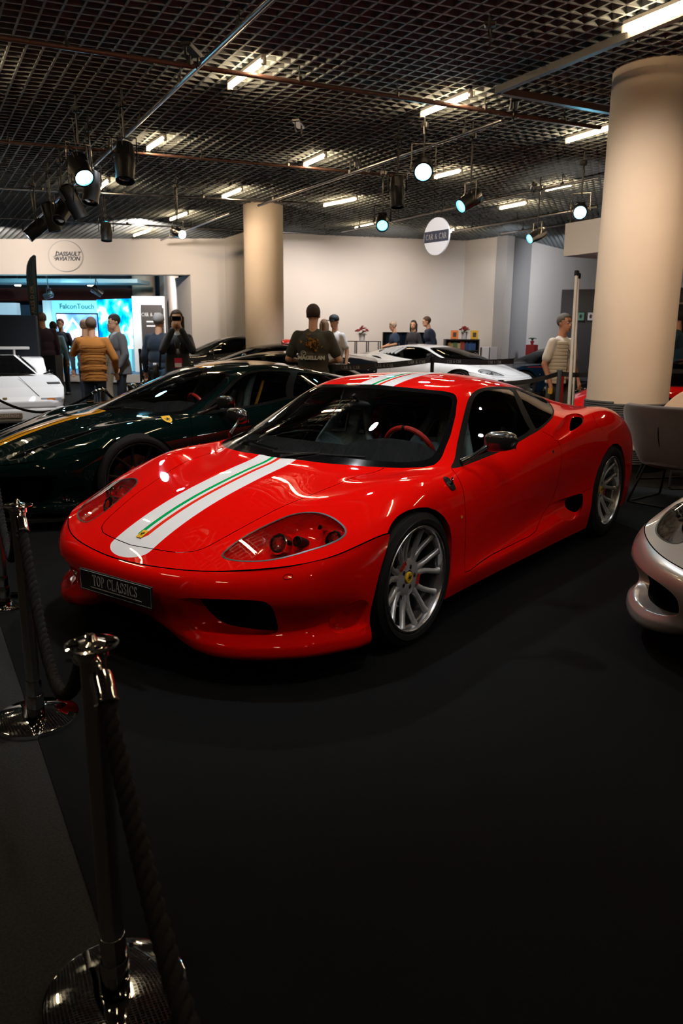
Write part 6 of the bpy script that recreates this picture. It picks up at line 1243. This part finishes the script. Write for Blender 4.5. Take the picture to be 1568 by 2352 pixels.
me = mesh('cloth', V, [(i, i + 1, i + 25, i + 24) for i in range(23)], mat('flag teal', (.02, .055, .085), .7), True); o = link('cloth', me, t); md = o.modifiers.new('s', 'SOLIDIFY'); md.thickness = .006
q = MB(); q.tube([V2(.02, 0, 0)] + [fl_(p[0] + .5, p[1]) for p in R_2[::-1]] + [fl_(79, 586)], .008, 6); q.box((0, 0, .02), (.5, .5, .04)); q.build('pole', BLACK, t)
FF = frame(fl_(78, 700) - fw * .05, Vector((.0, 0, 0)) + (fl_(80, 790) - fl_(72, 650)) * -1, xf * -1); text('flag_lettering', 'LES AILES D OR', .11, mat('flag gold', (.30, .20, .08), .5), t, FF, ext=.002)
# dark panel and box behind the white angular car
def slab(name, lab, cat, px0, px1, py, depth, z0, m, th=.1, d1=None):
    a, b_ = at(px0, py, depth), at(px1, py, d1 or depth); z1 = a.z; d = V2(b_.x - a.x, b_.y - a.y); t = thing(name, lab, cat, (a.x, a.y, z0)); q = MB(); n = V2(-d.y, d.x).normalized(); n = n if n.dot(CP - a) < 0 else -n; q.box(d / 2 + n * th / 2 + V2(0, 0, (z1 - z0) / 2), (d.length, th, z1 - z0), R=RZ(math.atan2(d.y, d.x))); q.build('panel', m, t); return t
slab('display_wall', 'dark navy display wall at the left edge behind the angular white car', 'panel', -60, 81, 724, 14.6, 0, mat('panel navy', (.006, .012, .022), .6))
slab('counter', 'low black box beside the feather flag', 'counter', 84, 126, 816, 15.75, 0, BLACK, .4)
# ---------------------------------------------------------------- hall beyond the opening
PF = .27; Bh = -nW
def beyond(px, py, k):   # a point on the plane k metres behind the left wall
    r = ray(px, py); s = ((W0 + Bh * k) - CP).dot(Bh) / r.dot(Bh); return CP + r * s
a = W0 + Bh * .5 - wd_ * 2; b_ = J + Bh * .5 + wd_ * 1.5; q = MB(); q.prism([(p.x, p.y) for p in (a, b_, b_ + Bh * 9, a + Bh * 9)], 0, PF); hf = struct('floor_far_hall', q, mat('blue stand floor', (.01, .07, .16), .5)); q = MB(); q.prism([(p.x, p.y) for p in (a - Bh * .06, b_ - Bh * .06, b_ + Bh * .05, a + Bh * .05)], .05, PF + .02); struct('trim_1', q, mat('edge white', (.6, .62, .64), .5))
hb = wall('wall_far_hall', W0 + Bh * 9 - wd_ * 3, J + Bh * 9 + wd_ * 4, 0, ZT, .2, mat('hall dark', (.02, .04, .06), .7)); JR = at(400, 777, 23.6); JR.z = 0; JR2 = at(372, 777, 27.5); JR2.z = 0; wall('wall_opening_return', J, JR, 0, 3.14, .15, WALL); wall('wall_far_hall_side', JR, JR2, 0, ZT, .2, mat('hall brown', (.30, .25, .22), .8))
q = MB(); p0, p1 = beyond(-60, 655, 7), beyond(345, 655, 7); z0_, z1_ = beyond(100, 692, 7).z, beyond(100, 662, 7).z; d = V2(p1.x - p0.x, p1.y - p0.y); q.box((p0.x + d.x / 2, p0.y + d.y / 2, (z0_ + z1_) / 2), (d.length, .2, z1_ - z0_), R=RZ(math.atan2(d.y, d.x))); struct('trim_2', q, mat('maroon band', (.10, .018, .014), .7))
q = MB(); p0, p1 = beyond(-60, 647, 3.5), beyond(330, 647, 3.5); d = V2(p1.x - p0.x, p1.y - p0.y); q.box((p0.x + d.x / 2, p0.y + d.y / 2, p0.z), (d.length, 1.2, .12), R=RZ(math.atan2(d.y, d.x))); struct('trim_3', q, mat('pale beam', (.20, .30, .34), .6))
cc = beyond(332, 700, 6.5); column('round_column', 'small pale column in the hall beyond the wall opening', V2(cc.x, cc.y), .42)
WBL = mat('booth white', (.55, .60, .64), .5); LITB = emis('lit blue fascia', (.12, .55, .72), 1.0)
def board(name, lab, cat, x0, y0, x1, y1, k, m, th=.12, k1=None):
    a = beyond(x0, y0, k); b_ = beyond(x1, y0, k1 if k1 is not None else k); zb = beyond(x0, y1, k).z; zb = max(zb, PF); d = V2(b_.x - a.x, b_.y - a.y); t = thing(name, lab, cat, (a.x, a.y, zb)) if cat else None; q = MB(); n = V2(-d.y, d.x).normalized(); n = n if n.dot(CP - a) < 0 else -n; q.box(d / 2 + n * th / 2 + V2(0, 0, (a.z - zb) / 2), (d.length, th, a.z - zb), R=RZ(math.atan2(d.y, d.x))); q.build('panel', m, t); return t, d, n, a.z - zb
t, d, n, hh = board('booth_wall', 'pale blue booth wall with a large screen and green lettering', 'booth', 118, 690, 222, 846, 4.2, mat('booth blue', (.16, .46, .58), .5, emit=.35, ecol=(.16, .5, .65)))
FB_ = frame(d * .56 - n * .03 + V2(0, 0, hh - .20), V2(0, 0, 1).cross(-n), V2(0, 0, 1)); text('booth_lettering', 'FalconTouch', .24, mat('booth green', (.01, .10, .08), .5), t, FB_, ext=.003, off=.003)
def screen_mat(name, stops, scale, s, stretch=(1, 1, 1)):
    m = bpy.data.materials.new(name); m.use_nodes = True; nt = m.node_tree; nt.nodes.clear(); tc = nt.nodes.new('ShaderNodeTexCoord'); mp = nt.nodes.new('ShaderNodeMapping'); mp.inputs['Scale'].default_value = stretch; n = nt.nodes.new('ShaderNodeTexNoise'); n.inputs['Scale'].default_value = scale; n.inputs['Detail'].default_value = 3
    cr = nt.nodes.new('ShaderNodeValToRGB'); e = nt.nodes.new('ShaderNodeEmission'); e.inputs[1].default_value = s; o = nt.nodes.new('ShaderNodeOutputMaterial'); cr.color_ramp.elements[0].position = stops[0][0]; cr.color_ramp.elements[0].color = (*stops[0][1], 1); cr.color_ramp.elements[1].position = stops[-1][0]; cr.color_ramp.elements[1].color = (*stops[-1][1], 1)
    for p_, c_ in stops[1:-1]: x = cr.color_ramp.elements.new(p_); x.color = (*c_, 1)
    L = nt.links.new; L(tc.outputs['Object'], mp.inputs[0]); L(mp.outputs[0], n.inputs[0]); L(n.outputs[0], cr.inputs[0]); L(cr.outputs[0], e.inputs[0]); L(e.outputs[0], o.inputs[0]); MC[name] = m; return m
SCR = screen_mat('show screen', [(.35, (.02, .12, .75)), (.47, (.15, .35, 1)), (.58, (.75, .55, 1)), (.70, (1, .9, 1))], .9, 1.6)
sw = d.length
q = MB(); q.box((0, 0, 0), (sw * .93, hh * .44, .06), ch=.01); fr_ = q.build('screen_frame', GLOSSBLK, t, frame(d * .56 - n * .05 + V2(0, 0, hh * .60), V2(0, 0, 1).cross(-n), V2(0, 0, 1))); q = MB(); q.box((0, 0, .035), (sw * .89, hh * .40, .01)); q.build('screen_face', SCR, fr_)
q = MB(); q.tube([(-.55, -.25, .045), (-.15, .30, .045), (.25, -.25, .045)], .05, 6); q.build('screen_graphic', emis('screen white', (.8, .85, 1), 1.6), fr_)
board('booth_wall', 'slim white pillar at the left end of the pale blue booth', 'booth', 97, 690, 118, 850, 4.3, WBL)
t, d, n, hh = board('video_wall', 'bright cyan video wall with white streaks behind the man in ochre', 'screen', 222, 688, 302, 800, 4.2, GLOSSBLK, .12, 3.2); q = MB(); q.box((0, 0, 0), (d.length * .99, hh * .99, .01)); q.build('screen_face', screen_mat('streak screen', [(.36, (0, .10, .35)), (.48, (.0, .35, .75)), (.55, (.1, .7, .9)), (.64, (.9, 1, 1))], 1.6, 1.7, (1, 1, .35)), t, frame(d / 2 - n * .01 + V2(0, 0, hh / 2), V2(0, 0, 1).cross(-n), V2(0, 0, 1)))
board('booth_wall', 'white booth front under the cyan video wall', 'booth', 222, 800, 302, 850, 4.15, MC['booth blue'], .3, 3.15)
t, d, n, hh = board('booth_wall', 'white booth wall carrying the dark CAR & CAR banner', 'booth', 302, 680, 377, 870, 2.6, WBL, .25)
t, d, n, hh = board('banner', 'dark banner with pale CAR & CAR lettering in the wall opening', 'banner', 323, 700, 371, 880, 2.4, mat('banner dark', (.025, .02, .02), .7), .04); serif('banner_lettering', 'CAR & CAR', .11, TEXT_W, t, frame(d * .5 - n * .01 + V2(0, 0, hh - .30), V2(0, 0, 1).cross(-n), V2(0, 0, 1)), sx=.75, ext=.003)
for z in (.52, .66): q = MB(); q.box(d * .5 - n * .01 + V2(0, 0, hh - z), (d.length * .5, .01, .04), R=RZ(math.atan2(d.y, d.x))); q.build('banner_print', TEXT_W, t)
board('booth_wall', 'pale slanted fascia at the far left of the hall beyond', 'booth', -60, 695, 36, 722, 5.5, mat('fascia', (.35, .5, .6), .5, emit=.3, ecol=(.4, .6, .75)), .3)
board('booth_wall', 'dark blue booth side beside the feather flag', 'booth', 20, 700, 100, 850, 6.2, mat('booth navy', (.005, .03, .06), .6), .2)
q6 = belt_post('slim black belt post on the blue platform, left', 168, 796, 22.2, PF); belt('thin dark belt on the blue platform behind the man in pale blue', at(90, 795, 22.2) - V2(0, 0, .05), q6 - V2(0, 0, .05)); q7 = belt_post('black belt post right behind the man in grey suit', 321, 801, 16.2, 0)
belt('thin black belt between the grey suit and the dark banner', q7 - V2(0, 0, .06), at(372, 806, 16.4) - V2(0, 0, .04))
H1 = beyond(222, 668, 1.6); stage_lamp('blue-lit spotlight in the hall beyond, above the video wall', H1, Vector((-.8, .3, -.6)), .36, .12, CYAN2, top=4.0); H2 = beyond(112, 678, 2.2); stage_lamp('small dark spotlight in the hall beyond, above the booth', H2, Vector((.5, -.9, -.4)), .3, .10, WLED, top=4.0)
for i, (px, py) in enumerate(((41, 656), (208, 656))): p = beyond(px, py, 5.0); t = thing('downlight', ('left' if i == 0 else 'right') + ' small warm downlight in the hall beyond the opening', 'lamp', p); q = MB(); q.lathe([(.001, -.01), (.10, -.01), (.11, .03), (.001, .05)], n=20); q.build('lamp_face', emis('warm downlight', (1, .72, .4), 14), t); q = MB(); q.tube([(0, 0, .04), (0, 0, CH + .02 - p.z)], .01, 6); q.build('stem', HANG, t)
spot(at(960, 480, 9.2), at(1003, 543, 11), 40, (1, .95, .95), 30); spot(at(1150, 560, 9.0), at(1330, 550, 13), 130, (1, .88, .78), 40); spot(beyond(60, 640, 1.0) + V2(0, 0, .3), beyond(200, 640, 6.0), 120, (.35, .8, .95), 130)  # added spots brightening the hanging sign, the white box and the hall
spot(beyond(150, 640, 2.0) + V2(0, 0, .2), beyond(170, 860, 3.5), 220, (.45, .88, 1), 110); spot(beyond(330, 640, .8) + V2(0, 0, .2), beyond(370, 760, 4.2), 260, (1, .92, .85), 120); spot(beyond(120, 850, .8) + V2(0, 0, .3), beyond(150, 600, 4.0), 200, (.45, .85, 1), 140)  # further fill spots added inside the hall beyond
# ---------------------------------------------------------------- lounge chairs at the right edge
VEL = mat('grey velvet', (.12, .125, .15), .8, noise=.35, nscale=5, sheen=.4); BEI = mat('beige velvet', (.42, .32, .24), .8, sheen=.3, noise=.06)
def lounge(label, c, rz, m, H=.86, w=.40, frame_m=True):
    t = thing('lounge_chair', label, 'chair', c, rz); n = 36; K = 12; V = []; F = []
    for i in range(n + 1):      # back shell: wraps round the rear, open towards +x
        a = PI * .42 + (2 * PI - PI * .84) * i / n
        e = abs(i / n - .5) * 2; top = H - (H - .52) * max(0, (e - .45) / .55) ** 1.5
        for k in range(K + 1): s = k / K; r = w * (.60 + .42 * s ** .8); V.append((math.cos(a) * r * 1.0, math.sin(a) * r * 1.12, .36 + (top - .36) * s))
    F = [(i * (K + 1) + k, (i + 1) * (K + 1) + k, (i + 1) * (K + 1) + k + 1, i * (K + 1) + k + 1) for i in range(n) for k in range(K)]
    o = link('backrest', mesh('backrest', V, F, m, True), t); md = o.modifiers.new('s', 'SOLIDIFY'); md.thickness = .055; md.offset = 0; md = o.modifiers.new('b', 'BEVEL'); md.width = .02; md.segments = 3
    q = MB(); q.lathe([(.001, .34), (.25, .34), (.30, .37), (.31, .43), (.27, .47), (.001, .475)], n=32); q.build('seat', m, t)
    q = MB(); q.tube([(-.27 * 1.02, 0, .37), (-.39, 0, .62), (-.43, 0, H - .03)], .004, 5); q.build('back_seam', GAP, t)
    for s in (1, -1): q = MB(); q.tube([(.20, s * .20, .35), (.27, s * .27, .03), (.25, s * .28, .013), (-.27, s * .28, .013), (-.29, s * .27, .03), (-.20, s * .18, .36)], .011, 8); q.build('sled_leg', BLACK, t)
    q = MB(); q.tube([(-.28, -.28, .013), (-.28, .28, .013)], .011, 8); q.build('cross_bar', BLACK, t); return t
c = at(1562, 1010, 6.55); lounge('dark grey velvet shell chair at the right edge, back to the red car', V2(c.x, c.y), math.radians(150) + .3, VEL, .88, .42)
c = at(1568, 960, 7.45); lounge('beige velvet chair just behind the dark grey chair', V2(c.x, c.y), math.radians(-40), BEI, .92, .36)
# floor cable clutter near the right chair left out; tiny plant on the far cabinet
c = at(1222, 783, 20.9); t = thing('potted_plant', 'tiny red-potted plant above the blue coupe', 'plant', c); q = MB(); q.lathe([(.03, -.10), (.06, 0), (.05, 0), (.02, -.08)], n=14); q.box((0, 0, -c.z / 2 - .05), (.25, .25, c.z - .10)); q.build('pot', FR, t); q = MB()
for i in range(9): a = i * .7; q.tube([(0, 0, 0), (math.cos(a) * .05, math.sin(a) * .05, .08), (math.cos(a) * .11, math.sin(a) * .11, .06)], .01, 5)
q.build('leaves', LEAF, t, weld=False)
